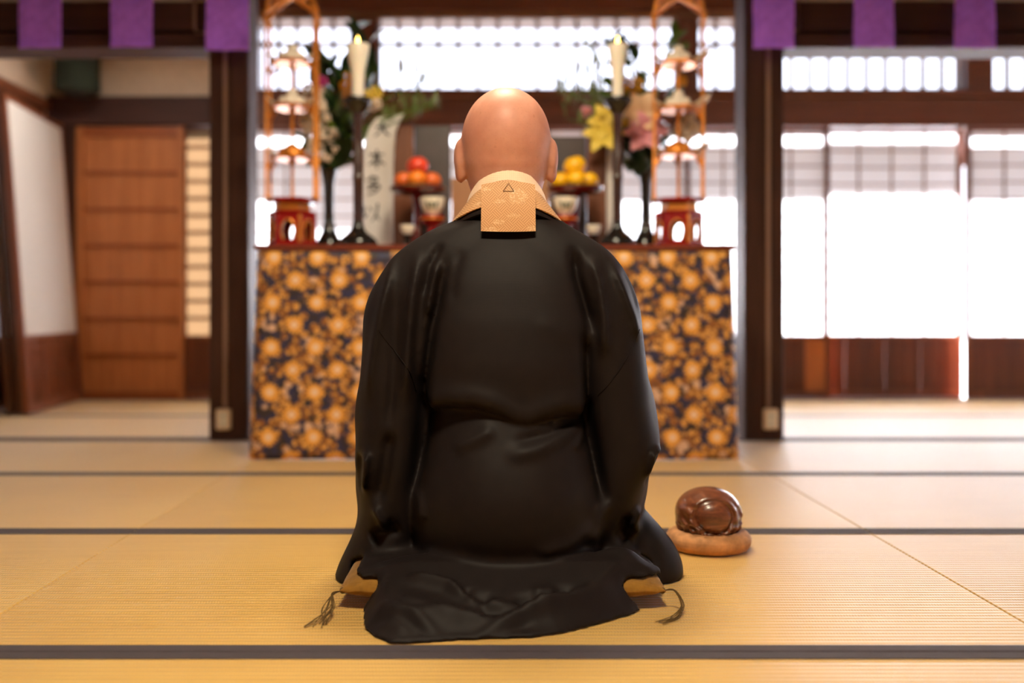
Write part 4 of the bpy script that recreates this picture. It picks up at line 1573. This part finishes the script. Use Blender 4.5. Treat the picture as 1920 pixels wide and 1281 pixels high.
def ell(x, y, z, c, r):
    X, Y, Z = (x - c[0]) / r[0], (y - c[1]) / r[1], (z - c[2]) / r[2]
    k = np.sqrt(X * X + Y * Y + Z * Z)
    X2, Y2, Z2 = (x - c[0]) / r[0] ** 2, (y - c[1]) / r[1] ** 2, (z - c[2]) / r[2] ** 2
    g = np.sqrt(X2 * X2 + Y2 * Y2 + Z2 * Z2) + 1e-6
    return k * (k - 1) / g


def cap(x, y, z, a, b, ra, rb, sy=1.0):
    d = [b[i] - a[i] for i in range(3)]
    L = sum(q * q for q in d)
    t = np.clip(((x - a[0]) * d[0] + (y - a[1]) * d[1] + (z - a[2]) * d[2]) / L, 0, 1)
    return np.sqrt((x - a[0] - d[0] * t) ** 2 + (y - a[1] - d[1] * t) ** 2 + (z - a[2] - d[2] * t) ** 2) - (ra + (rb - ra) * t)


def table(rows, k=.018):
    """rows of (z, ...) resampled densely and softened"""
    R = np.array(sorted(rows), float)
    zz = np.linspace(R[0, 0] - .1, R[-1, 0] + .1, 1600)
    st = zz[1] - zz[0]
    out = [zz]
    hw = int(3.5 * k / st)
    ker = np.exp(-.5 * (np.arange(-hw, hw + 1) * st / k) ** 2)
    ker /= ker.sum()
    for c in range(1, R.shape[1]):
        v = np.interp(zz, R[:, 0], R[:, c])
        out.append(np.convolve(np.pad(v, hw, mode='edge'), ker, 'valid'))
    return out


def loft(x, y, z, tb, n=2.4):
    """upright body: rows (z, centre x, half width, back y, front y)"""
    cx, rx, b, f = (np.interp(z, tb[0], tb[i]) for i in (1, 2, 3, 4))
    cy, ry = (b + f) / 2, (f - b) / 2
    k = (np.abs((x - cx) / rx) ** n + np.abs((y - cy) / ry) ** n + 1e-9) ** (1 / n)
    return (k - 1) * np.minimum(rx, ry)


X0 = .033
# ------- the cushion's shape, used to rest the robe on it
CU = dict(cx=.022, cy=2.125, hx=.300, hy=.300, th=.036, bl=.065)


def cush_t(x, y):
    u0 = np.clip(np.abs((x - CU['cx']) / CU['hx']), 0, 1)
    v0 = np.clip(np.abs((y - CU['cy']) / CU['hy']), 0, 1)
    u = u0
    v = np.clip(np.abs((y - CU['cy']) / CU['hy']) / (1 + CU['bl'] * (1 - u0 ** 6)), 0, 1)
    return CU['th'] * np.clip((1 - u ** 4) * (1 - v ** 4), 0, 1) ** .42


HC = PX(949, 252, 2.03)        # middle of the skull


def f_body(x, y, z):
    hx, hy, hz = HC
    d = ell(x, y, z, (hx, hy + .006, hz), (.0872, .0985, .0945))
    d = smin(d, ell(x, y, z, (hx, hy + .020, hz - .050), (.0775, .088, .080)), .05)
    d = smin(d, ell(x, y, z, (hx, hy + .055, hz - .085), (.050, .050, .055)), .05)
    # neck, torso
    d = smin(d, cap(x, y, z, (hx, hy - .002, hz - .085), (X0, 2.02, .70), .064, .074), .04)
    d = smin(d, ell(x, y, z, (X0, 2.035, .62), (.165, .085, .12)), .06)
    d = smin(d, ell(x, y, z, (X0, 2.04, .42), (.135, .095, .20)), .08)
    d = smin(d, ell(x, y, z, (X0, 2.00, .20), (.150, .12, .11)), .08)
    for s in (-1, 1):
        sh, el, wr = (X0 + s * .155, 2.03, .64), (X0 + s * .195, 2.05, .37), (X0 + s * .055, 2.29, .335)
        d = smin(d, cap(x, y, z, sh, el, .046, .037), .05)
        d = smin(d, cap(x, y, z, el, wr, .036, .026), .03)
        # thigh and folded shank
        d = smin(d, cap(x, y, z, (X0 + s * .085, 2.02, .19), (X0 + s * .115, 2.40, .135), .078, .052), .05)
        d = smin(d, cap(x, y, z, (X0 + s * .115, 2.38, .115), (X0 + s * .07, 1.95, .105), .036, .03), .03)
        # hand: palm, four fingers and the thumb, laid together in front of the belly
        pm = (X0 + s * .026, 2.345, .335)
        d = smin(d, cap(x, y, z, wr, pm, .024, .022), .015)
        for i, L in enumerate((.062, .070, .066, .052)):
            q = (X0 + s * (.022 - .004 * i), 2.372 - .004 * i, .352 - .017 * i)
            e1 = (X0 - s * .012, 2.386 - .004 * i, .348 - .017 * i)
            e2 = (X0 - s * (.012 + L * .45), 2.374 - .004 * i, .342 - .017 * i)
            if s < 0:
                q, e1, e2 = [(a[0], a[1] - .018, a[2] - .006) for a in (q, e1, e2)]
            d = smin(d, cap(x, y, z, q, e1, .0088, .0082), .006)
            d = smin(d, cap(x, y, z, e1, e2, .0082, .0070), .004)
        t1, t2 = (X0 + s * .024, 2.340, .362), (X0 + s * .006, 2.362, .384)
        d = smin(d, cap(x, y, z, (X0 + s * .03, 2.325, .345), t1, .011, .0095), .008)
        d = smin(d, cap(x, y, z, t1, t2, .0095, .008), .005)
        # ear: leaning plate with a rolled rim and a lobe
        ex = hx + s * .0925
        ez = hz - .052
        ec = (ex + s * .0035, hy + .004, ez)
        yy = y - (x - ex) * s * .55
        e = ell(x, yy, z, (ec[0], ec[1], ec[2] + .006), (.0112, .019, .036))
        e = smin(e, ell(x, yy, z, (ec[0] - s * .003, ec[1] + .006, ec[2] - .032), (.0095, .012, .014)), .012)
        e = smax(e, -ell(x, yy, z, (ec[0] + s * .004, ec[1] + .018, ec[2] + .004), (.009, .014, .024)), .006)
        d = smin(d, e, .010)
        # eye sockets, brows, cheeks
        d = smax(d, -ell(x, y, z, (hx + s * .032, hy + .112, hz - .022), (.017, .012, .010)), .014)
        d = smin(d, ell(x, y, z, (hx + s * .031, hy + .090, hz - .023), (.012, .012, .010)), .004)
        d = smin(d, ell(x, y, z, (hx + s * .032, hy + .093, hz - .002), (.022, .012, .007)), .012)
        d = smin(d, ell(x, y, z, (hx + s * .040, hy + .076, hz - .060), (.024, .022, .022)), .02)
    # nose, mouth, chin
    d = smin(d, cap(x, y, z, (hx, hy + .098, hz - .012), (hx, hy + .116, hz - .052), .008, .013), .012)
    d = smin(d, ell(x, y, z, (hx, hy + .101, hz - .085), (.024, .010, .006)), .006)
    d = smin(d, ell(x, y, z, (hx, hy + .099, hz - .096), (.020, .010, .006)), .006)
    d = smin(d, ell(x, y, z, (hx, hy + .088, hz - .122), (.024, .020, .016)), .02)
    # shallow folds of the nape
    nb = np.exp(-((z - (hz - .078)) / .0045) ** 2) * sst(-(y - hy), .02, .05)
    d = d + .0005 * nb
    nb = np.exp(-((z - (hz - .060) - .12 * np.abs(x - hx) ** 1.0) / .006) ** 2) * sst(-(y - hy), .02, .06) * sst(.06 - np.abs(x - hx), 0, .03)
    return d + .0006 * nb


# ------- robe
T_up = table([(.33, X0, .155, 1.862, 2.23), (.38, X0, .192, 1.852, 2.235), (.44, X0, .200, 1.853, 2.23), (.52, X0, .206, 1.866, 2.215), (.60, X0, .202, 1.889, 2.20), (.64, X0, .190, 1.905, 2.185),
              (.68, X0, .165, 1.926, 2.165), (.71, X0, .128, 1.945, 2.15), (.735, X0, .098, 1.957, 2.13), (.76, X0, .074, 1.968, 2.11), (.80, X0, .05, 1.98, 2.08)], .012)
T_lo = table([(.03, X0, .165, 1.86, 2.3), (.08, X0, .182, 1.822, 2.3), (.13, X0 + .001, .188, 1.803, 2.3), (.19, X0 + .001, .187, 1.800, 2.28), (.25, X0, .178, 1.818, 2.26), (.30, X0, .168, 1.842, 2.24), (.36, X0, .158, 1.868, 2.23),
              (.42, X0, .15, 1.88, 2.22)])
T_sl = table([(.0, -.235, .088, 1.965, 2.16), (.03, -.228, .085, 1.955, 2.20), (.06, -.216, .081, 1.945, 2.22), (.10, -.203, .077, 1.935, 2.23), (.143, -.196, .072, 1.925, 2.235), (.19, -.198, .073, 1.915, 2.235), (.24, -.202, .076, 1.905, 2.23),
              (.283, -.199, .076, 1.905, 2.22), (.38, -.193, .075, 1.903, 2.19), (.454, -.187, .073, 1.905, 2.16), (.54, -.178, .079, 1.908, 2.145), (.577, -.168, .079, 1.912, 2.135), (.62, -.147, .076, 1.922, 2.12),
              (.66, -.120, .075, 1.934, 2.11), (.69, -.088, .070, 1.945, 2.10), (.72, -.05, .05, 1.955, 2.09)], .014)
T_sr = table([(.0, .232, .075, 1.965, 2.16), (.06, .232, .076, 1.955, 2.21), (.11, .232, .074, 1.940, 2.23), (.149, .236, .072, 1.925, 2.235), (.186, .242, .072, 1.915, 2.235), (.229, .252, .077, 1.908, 2.23), (.262, .264, .082, 1.905, 2.22), (.30, .262, .081, 1.905, 2.21),
              (.347, .252, .077, 1.905, 2.19), (.422, .242, .075, 1.905, 2.17), (.508, .231, .075, 1.906, 2.15), (.55, .224, .078, 1.909, 2.14), (.593, .209, .080, 1.915, 2.13), (.636, .186, .081, 1.925, 2.12), (.674, .156, .079, 1.938, 2.11),
              (.70, .118, .072, 1.948, 2.10), (.725, .085, .05, 1.956, 2.09)], .013)
T_fl = table([(-.02, .298, .100, 1.975, 2.20), (.02, .300, .101, 1.975, 2.20), (.045, .296, .096, 1.98, 2.20), (.07, .286, .092, 1.985, 2.20), (.11, .262, .081, 1.99, 2.20), (.15, .24, .066, 2.0, 2.2), (.19, .22, .05, 2.0, 2.2)], .010)

TRAIN = np.array([(-.258, 1.93), (-.258, 1.872), (-.246, 1.836), (-.230, 1.797), (-.228, 1.765), (-.221, 1.705), (-.197, 1.658), (-.163, 1.622), (-.110, 1.628), (-.0615, 1.641), (.0, 1.648), (.071, 1.655), (.120, 1.676),
                  (.165, 1.708), (.218, 1.752), (.258, 1.789), (.303, 1.848), (.324, 1.885), (.326, 1.93), (.26, 2.05), (-.2, 2.05)])


def poly_d(x, y, P):
    d = np.full(np.broadcast(x, y).shape, 1e9)
    ins = np.zeros(d.shape, bool)
    n = len(P)
    for i in range(n):
        a, b = P[i], P[(i + 1) % n]
        ex, ey = b - a
        wx, wy = x - a[0], y - a[1]
        t = np.clip((wx * ex + wy * ey) / (ex * ex + ey * ey), 0, 1)
        d = np.minimum(d, (wx - ex * t) ** 2 + (wy - ey * t) ** 2)
        c = ((a[1] <= y) & (y < b[1])) | ((b[1] <= y) & (y < a[1]))
        with np.errstate(divide='ignore', invalid='ignore'):
            xi = a[0] + (y - a[1]) * ex / (ey if abs(ey) > 1e-9 else 1e-9)
        ins ^= c & (x < xi)
    return np.where(ins, -1, 1) * np.sqrt(d)


def stroke_d(x, y, pts):
    """distance to a polyline in a plane and the place along it"""
    best = None
    n = len(pts) - 1
    for i in range(n):
        a, b = pts[i], pts[i + 1]
        ex, ey = b[0] - a[0], b[1] - a[1]
        wx, wy = x - a[0], y - a[1]
        t = np.clip((wx * ex + wy * ey) / (ex * ex + ey * ey), 0, 1)
        d = np.sqrt((wx - ex * t) ** 2 + (wy - ey * t) ** 2)
        s = (i + t) / n
        if best is None:
            best, arg = d, s
        else:
            m = d < best
            best, arg = np.where(m, d, best), np.where(m, s, arg)
    return best, arg


def pxs(pts, Y):
    return [(xw(a, Y), zw(b, Y)) for a, b in pts]


# folds of the cloth on the back: (points, half width, height, one-sided step?)
FOLDS = [
    (pxs([(742, 452), (727, 540), (712, 610), (700, 680), (690, 760)], 1.95), .011, 0.0090),
    (pxs([(787, 466), (775, 560), (768, 650), (764, 760)], 1.93), .010, 0.0105),
    (pxs([(824, 488), (811, 535), (803, 600)], 1.92), .009, 0.0090),
    (pxs([(838, 470), (822, 560), (808, 625), (795, 720), (790, 800), (782, 880), (768, 950)], 1.90), .011, -0.0234),
    (pxs([(828, 452), (806, 500), (796, 560)], 1.92), .008, -0.0065),
    (pxs([(866, 462), (850, 520), (846, 570)], 1.90), .010, -0.0039),
    (pxs([(748, 520), (742, 620), (738, 720), (728, 820)], 1.93), .012, -0.0065),
    (pxs([(1076, 456), (1084, 520), (1098, 570), (1112, 630)], 1.91), .010, -0.0182),
    (pxs([(1098, 606), (1104, 680), (1107, 780), (1124, 880), (1138, 960)], 1.89), .010, -0.0208),
    (pxs([(1106, 476), (1122, 530), (1130, 600), (1130, 680)], 1.92), .010, 0.0105),
    (pxs([(1142, 486), (1166, 545), (1187, 600), (1196, 640)], 1.95), .009, 0.0090),
    (pxs([(1168, 500), (1184, 540), (1196, 590)], 1.96), .008, -0.0052),
    (pxs([(1000, 600), (1050, 625), (1095, 625)], 1.89), .016, .0018),
    (pxs([(845, 842), (890, 822), (930, 800)], 1.86), .013, 0.0075),
    (pxs([(940, 852), (1010, 840), (1070, 815), (1104, 795)], 1.86), .014, 0.0083),
    (pxs([(960, 828), (1030, 815), (1090, 790)], 1.86), .008, -0.0065),
    (pxs([(1078, 850), (1095, 826), (1108, 800)], 1.86), .008, 0.0060),
    (pxs([(690, 842), (687, 880), (678, 930)], 1.93), .008, 0.0120),
    (pxs([(676, 845), (673, 890), (670, 925)], 1.95), .009, -0.0104),
    (pxs([(735, 800), (722, 880), (708, 950)], 1.93), .014, -0.0091),
    (pxs([(700, 945), (715, 970), (727, 1003)], 1.94), .008, 0.0090),
    (pxs([(690, 1020), (720, 1000), (750, 985)], 1.93), .014, -0.0104),
    (pxs([(1240, 846), (1226, 880), (1214, 920)], 1.95), .007, -0.0117),
    (pxs([(1244, 838), (1222, 850), (1214, 905)], 1.95), .008, 0.0105),
    (pxs([(1204, 950), (1190, 980), (1205, 1010)], 1.95), .010, 0.0090),
    (pxs([(1205, 960), (1235, 985), (1262, 1050)], 1.97), .009, 0.0105),
    (pxs([(1178, 960), (1165, 1000), (1180, 1030)], 1.94), .012, -0.0104),
    (pxs([(1232, 1010), (1225, 1040), (1235, 1070)], 1.97), .009, -0.0078),
    (pxs([(1145, 940), (1132, 1000), (1115, 1035)], 1.85), .012, 0.0090),
    (pxs([(790, 990), (783, 960), (776, 930)], 1.84), .010, 0.0075),
    (pxs([(1000, 1040), (1070, 1030), (1125, 1000)], 1.82), .014, 0.0060),
]
# folds of the train, drawn on the floor plan: (points (x, y), half width, height)


def fl(pts):
    out = []
    for px, py, z in pts:
        Y = (CAM_H - z) * F_PX / (py - VY)
        out.append((xw(px, Y), Y))
    return out


TFOLDS = [
    (fl([(1150, 1060, .09), (1040, 1115, .06), (930, 1160, .03)]), .016, -.010),
    (fl([(745, 1075, .09), (800, 1125, .05), (870, 1160, .03)]), .018, .008),
    (fl([(1010, 1150, .03), (1080, 1140, .035), (1150, 1110, .055)]), .016, .008),
    (fl([(1165, 1044, .105), (1100, 1070, .09), (966, 1127, .055), (836, 1182, .03)]), 0.0120, 0.0202),
    (fl([(1080, 1068, .09), (1010, 1085, .08), (960, 1105, .065)]), 0.0115, -0.0186),
    (fl([(1050, 1065, .095), (1012, 1072, .09), (1004, 1092, .08)]), 0.0115, 0.0152),
    (fl([(1000, 1095, .075), (950, 1098, .075), (905, 1090, .08)]), 0.0115, 0.0104),
    (fl([(893, 1117, .06), (940, 1117, .06), (985, 1108, .065)]), 0.0115, -0.0116),
    (fl([(760, 1050, .10), (840, 1062, .095), (900, 1092, .08)]), 0.0115, 0.0170),
    (fl([(870, 1062, .095), (878, 1075, .09), (930, 1080, .085)]), 0.0115, -0.0104),
    (fl([(690, 1075, .09), (770, 1110, .07), (850, 1125, .055), (930, 1130, .055)]), 0.0115, 0.0070),
    (fl([(690, 1105, .07), (760, 1140, .045), (832, 1178, .03)]), 0.0115, -0.0093),
    (fl([(712, 1128, .05), (770, 1155, .03), (834, 1186, .02), (915, 1203, .012)]), 0.0115, 0.0104),
    (fl([(1120, 1080, .09), (1105, 1130, .05), (1110, 1170, .02)]), 0.0115, -0.0139),
    (fl([(1185, 1070, .09), (1130, 1120, .06), (1080, 1165, .03)]), 0.0140, 0.0124),
    (fl([(1243, 1068, .08), (1238, 1090, .06)]), 0.0115, 0.0093),
    (fl([(1000, 1140, .04), (960, 1165, .03), (900, 1182, .02)]), 0.0120, -0.0078),
]


def f_robe(x, y, z):
    up = loft(x, y, z, T_up, 2.6)
    # lower edge of the bloused back: it hangs in a wavy line over the skirt
    pe = np.array([(780, 784), (800, 774), (840, 764), (890, 765), (930, 776), (965, 796), (990, 801), (1020, 790), (1060, 780), (1110, 788), (1140, 790)], float)
    zed = np.interp(x, (pe[:, 0] - VX) * 1.86 / F_PX, CAM_H - (pe[:, 1] - VY) * 1.86 / F_PX)
    up = smax(up, zed - z, .020)
    up = up - .009 * np.exp(-((z - zed - .018) / .022) ** 2) * sst(2.0 - y, 0, .1)
    lo = loft(x, y, z, T_lo, 2.3)
    lo = smax(lo, z - .41, .02)
    d = smin(up, lo, .006)
    # lap
    for s in (-1, 1):
        d = smin(d, cap(x, y, z, (X0 + s * .08, 2.02, .16), (X0 + s * .125, 2.45, .10), .118, .085), .06)
    d = smin(d, cap(x, y, z, (X0, 2.1, .14), (X0, 2.46, .08), .12, .07), .06)
    sl = smax(loft(x, y, z, T_sl, 2.3), z - .715, .02)
    sr = smax(loft(x, y, z, T_sr, 2.3), z - .72, .02)
    # the wide sleeves run forward over the lap
    sl = smin(sl, cap(x, y, z, (-.185, 2.06, .34), (X0 - .075, 2.27, .325), .075, .055), .05)
    sr = smin(sr, cap(x, y, z, (.25, 2.06, .34), (X0 + .075, 2.27, .325), .075, .055), .05)
    sl = smin(sl, cap(x, y, z, (-.20, 2.1, .18), (X0 - .11, 2.30, .20), .065, .05), .06)
    sr = smin(sr, cap(x, y, z, (.25, 2.1, .18), (X0 + .11, 2.30, .20), .065, .05), .06)
    kk = .006 + .030 * sst(z, .52, .68)
    d = smin(d, sl, kk)
    d = smin(d, sr, kk)
    fp = smax(loft(x, y, z, T_fl, 2.3), z - .20, .02)
    d = smin(d, fp, .010)
    # neck opening: V at the front
    d = smax(d, -ell(x, y, z, (X0, 2.055, .80), (.068, .085, .09)), .012)
    wv = np.maximum(.645 + 1.05 * np.abs(x - X0) - z, 2.075 - y)
    d = smax(d, -wv, .012)
    # folds on everything that faces back
    wy = sst(2.02 - y, 0, .06)
    disp = 0
    for pts, w, amp in FOLDS:
        q, s = stroke_d(x, z, pts)
        disp = disp + amp * np.exp(-(q / w) ** 2) * sst(np.minimum(s, 1 - s), -.02, .22)
    d = d - disp * wy
    # the train spread behind on the floor
    pd = poly_d(x, y, TRAIN)
    h = np.interp(y, [1.60, 1.63, 1.66, 1.72, 1.78, 1.83, 1.88, 1.93, 2.0], [.012, .014, .022, .042, .066, .088, .088, .072, .05])
    h = h - .022 * sst(np.abs(x - X0), .17, .28) * sst(y, 1.76, 1.84)
    hf = 0
    for pts, w, amp in TFOLDS:
        q, s = stroke_d(x, y, pts)
        hf = hf + amp * np.exp(-(q / w) ** 2) * sst(np.minimum(s, 1 - s), -.05, .2)
    hf = hf + .022 * np.exp(-((x - .255) / .045) ** 2 - ((y - 1.885) / .035) ** 2)
    edge = sst(-pd, 0, .045)
    fr = sst(1.86 - y, 0, .05)
    h = h * (1 - fr * (1 - edge) * .80) + hf * (.25 + .75 * edge)
    h = np.maximum(h, .009)
    h = np.maximum(h, (CU['th'] + cush_t(x, y) + .011) * sst(y, 1.800, 1.835))
    tr = smax((z - h) * .72, pd, .016)
    d = smin(d, tr, .016)
    d = np.maximum(d, .0015 - z)
    ct = cush_t(x, y)
    inside = np.where(ct > .0015, CU['th'] + ct + .0025, -.01) - z
    cm = np.maximum(np.abs(x - CU['cx']) - CU['hx'], np.abs(y - CU['cy']) - CU['hy'] * 1.1)
    d = smax(d, -smax(-inside * .6, cm - .001, .004), .006)
    return d


priest = thing('person', (X0, 2.1, 0.0), 'kneeling person seen from behind in a black robe with a shaved head', 'person')
V, Fq = surf_nets(f_body, (-.26, 1.86, .03), (.32, 2.56, 1.02), .005)
body, _ = mk_np('body', V, Fq, 'skin', priest, 1)
V, Fq = surf_nets(f_robe, (-.38, 1.60, -.012), (.46, 2.60, .78), .005)
robe, Vr = mk_np('black_robe', V, Fq, 'robe', priest, 2)
robe['label'] = 'long black robe spread on the mat behind the wearer'
bvh = BVHTree.FromPolygons([tuple(v) for v in Vr], [tuple(int(i) for i in f) for f in Fq])


def on_robe(px, py, lift=.0006):
    o = Vector((0, 0, CAM_H))
    d = (PX(px, py, 2.0) - o).normalized()
    h = bvh.ray_cast(o, d)
    return h[0] + h[1] * lift if h[0] is not None else None


for pts in ([(708, 618), (725, 640), (748, 668), (768, 698), (780, 735)], [(1199, 618), (1186, 650), (1165, 688), (1140, 722), (1120, 742)]):
    L = [on_robe(p.x, p.y) for p in smooth_line([(a, b, 0) for a, b in pts], 26)]
    L = [p for p in L if p is not None]
    MB().tube(L, .0008, 5).build('sleeve_seam', 'robe', priest, True)


# ------- collars: strips laid round the neck
def ring_strip(top, bot, n=48):
    """top / bot: angle -> point; from chest over the nape to chest"""
    return [[top(a).lerp(bot(a), j / 5) for j in range(6)] for a in np.linspace(-1, 1, n + 1)]


def neck_pt(a, rx, ryb, ryf, zb, zs, zf, cx=None, cy=2.045):
    """a: -1 left chest .. 0 nape .. 1 right chest"""
    cx = X0 if cx is None else cx
    th = a * PI * .93
    x = cx + rx * math.sin(th)
    c = math.cos(th)
    y = cy - (ryb if c > 0 else ryf) * c
    t = abs(a)
    if t < .5:
        k = t / .5
        z = zb + (zs - zb) * (k * k * (3 - 2 * k) * .6 + k * k * .4)
    else:
        k = (t - .5) / .5
        z = zs + (zf - zs) * k
    return Vector((x, y, z))


cin = ring_strip(lambda a: neck_pt(a, .0790, .0900, .160, .832, .772, .655), lambda a: neck_pt(a, .090, .1000, .176, .790, .742, .635))
MB().sheet(cin, .003).build('inner_collar', 'cream_silk', priest, True, angle=60)
for k, (nm, r1, r2, dz) in enumerate((('brocade_collar', .0850, .110, 0.0), ('brocade_collar', .091, .117, -.0085))):
    g = ring_strip(lambda a: neck_pt(a, r1, r1 + .0135, .172, .803 + dz, .757 + dz, .65), lambda a: neck_pt(a, r2 + .005, r2 - .004, .190, .764 + dz, .722 + dz, .62))
    uv0 = [((i / 48 - .5) * .5, j / 5 * .05) for i in range(49) for j in range(6)]
    MB().sheet(g, .003).build(nm, 'fret', priest, True, uv=uv0 + uv0, angle=60)
# the robe's own neckband
g = ring_strip(lambda a: neck_pt(a, .100, .106, .180, .768, .727, .63), lambda a: neck_pt(a, .124, .112, .196, .742, .700, .59))
MB().sheet(g, .005).build('robe_neckband', 'robe', priest, True, angle=60)
# square brocade flap on the back
Yf = 1.930
g, uvs = [], []
p0, p1 = PX(903, 347, Yf), PX(1003, 434, Yf)
for i in range(13):
    u = i / 12
    row = []
    for j in range(15):
        t = j / 14
        x = p0.x + (p1.x - p0.x) * t + (-.002 * u * (1 - t)) + .001 * u
        yb_ = 1.9270 - .0060 * u - .003 * math.sin(u * PI)
        arch = .0065 * math.sin(PI * t) ** .8
        z = p0.z + arch * (1 - u) + (p1.z - p0.z) * u - .0015 * math.sin(PI * t) * u
        row.append((x, yb_ + .004 * (2 * t - 1) ** 2, z))
        uvs.append((x - (p0.x + p1.x) / 2, z - (p0.z + p1.z) / 2))
    g.append(row)
MB().sheet(g, .004).build('brocade_flap', 'fret', priest, True, uv=uvs + uvs, angle=50)
tri = [PX(a, b, 1.9440) for a, b in ((953, 346), (943, 361), (963, 361), (953, 346))]
tri = [Vector((p.x, 1.9270 - .0060 * ((p0.z - p.z) / (p0.z - p1.z)) - .0050, p.z)) for p in tri]
stt = MB()
for i in range(3):
    stt.tube([tri[i], tri[i + 1]], .0004, 5)
stt.build('stitching', 'stalk', priest)

# ================================================================== CUSHION under the priest
cu = thing('floor_cushion', (CU['cx'], CU['cy'], 0), 'ochre square floor cushion under the kneeling person', 'cushion')
b = MB()
N = 36
gt, gb = [], []
for i in range(N + 1):
    rt, rb = [], []
    for j in range(N + 1):
        u, v = i / N * 2 - 1, j / N * 2 - 1
        u, v = math.sin(u * PI / 2), math.sin(v * PI / 2)
        pin = 1 - .012 * (1 - v ** 4)
        pin2 = 1 + CU['bl'] * (1 - u ** 6)
        x, y = CU['cx'] + CU['hx'] * u * pin, CU['cy'] + CU['hy'] * v * pin2
        t = CU['th'] * max(0, (1 - u ** 4) * (1 - v ** 4)) ** .42
        cn = (abs(u) * abs(v)) ** 10
        wr = .0016 * math.sin(14 * math.atan2(abs(v) - 1.15, abs(u) - 1.15) * 2) * (abs(u) * abs(v)) ** 4
        rt.append((x, y, CU['th'] * (1 - .1 * cn) + t + wr))
        rb.append((x, y, max(.0012, CU['th'] * (1 - .1 * cn) - t * .97 + wr)))
    gt.append(rt)
    gb.append(rb)
b.sheet(gt)
k = len(b.v)
b.sheet([r[::-1] for r in gb])
b.build('cushion_cover', 'cushion', cu, True, angle=80)
zc = CU['th'] * .9
for sx, lst, name in ((-1, [(-.286, 1.812, .030), (-.291, 1.775, .014), (-.303, 1.725, .004)], 'l'), (1, [(.336, 1.822, .034), (.347, 1.800, .012), (.325, 1.760, .004), (.297, 1.736, .004)], 'r')):
    c0 = Vector((CU['cx'] + sx * (CU['hx'] - .006), CU['cy'] - CU['hy'] + .006, zc))
    MB().ball(c0, (.006, .006, .006), 8, 6).build('corner_knot', 'tassel', cu, True)
    ts = thing('x', c0, None)
    bpy.data.objects.remove(ts, do_unlink=True)
    t = MB()
    rnd = random.Random(5 + sx)
    for q in range(14 if sx < 0 else 9):
        sp = .012 if sx < 0 else .004
        pts = [c0] + [Vector(p) + Vector((rnd.uniform(-sp, sp) * (i + .4) * .7, rnd.uniform(-sp, sp) * (i + .4) * .6, rnd.uniform(0, .003))) for i, p in enumerate(lst)]
        pts[-1].z = .002 + rnd.uniform(0, .002)
        t.tube(smooth_line(pts, 14), .00075, 5)
    t.build('tassel', 'tassel', cu, True)

# ================================================================== WOODEN FISH DRUM on its cushion
Ym = 2.295
mx = xw(1328, Ym)
mc = thing('drum_cushion', (mx, Ym, 0), 'round tan cushion under the carved wooden drum', 'cushion')
R = .096
prof = [(R * .80, .001), (R * .93, .005), (R * 1.0, .018), (R * 1.0, .028), (R * .95, .038), (R * .82, .045), (R * .55, .046), (R * .2, .043), (.001, .042)]
bm_ = MB().lathe(prof, (mx, Ym, 0), 64)
bm_.v = [(x + (x - mx) * .012 * math.sin(26 * math.atan2(y - Ym, x - mx)), y, z) for x, y, z in bm_.v]
bm_.build('cushion_body', 'mok_cushion', mc, True, angle=70)
zc0 = .0440


def f_mok(x, y, z):
    X, Y, Z = x - mx, y - Ym, (z - zc0) * 1.24
    d = ell(X, Y, Z, (0, 0, .040), (.0745, .078, .078))
    d = smin(d, ell(X, Y, Z, (0, 0, .062), (.066, .070, .052)), .02)
    # disc-like boss on the near side, with the carved fish curling round it
    rr = np.sqrt((X + .002) ** 2 + (Z - .052) ** 2)
    near = sst(-Y, .015, .045)
    d = d - .0045 * near * (1 - sst(rr, .033, .040))
    top = .35 + .65 * (1 - sst(Z, .06, .095))
    d = d + .0045 * near * top * np.exp(-((rr - .0425) / .0045) ** 2)
    d = d - .0040 * near * np.exp(-((rr - .051) / .005) ** 2)
    a = np.arctan2(Z - .03, X)
    scal = np.sin(a * 9 + rr * 160) * np.sin(rr * 210 - a * 4)
    d = d - .0042 * near * scal * sst(rr, .044, .052) * (1 - sst(Z, .070, .092))
    low = 1 - sst(Z, .008, .024)
    d = d - .0032 * low * (.5 + np.sin(np.arctan2(Y, X) * 21) * .8)
    d = d - .0028 * np.exp(-((Z - .022 - .004 * np.sin(np.arctan2(Y, X) * 10)) / .004) ** 2)
    # sounding slit on the far side
    sl = np.maximum(np.abs(Z - .042) - .004, np.maximum(.02 - Y, np.abs(X) - .068))
    d = np.maximum(d, -sl)
    return np.maximum(d * .85, .0006 - Z)


mo = thing('wooden_fish_drum', (mx, Ym, zc0), 'round carved wooden fish drum, glossy brown, on a small cushion', 'wooden drum')
V, Fq = surf_nets(f_mok, (mx - .09, Ym - .095, zc0 - .008), (mx + .09, Ym + .095, zc0 + .130), .0028)
mk_np('carved_body', V, Fq, 'mokugyo', mo, 1)
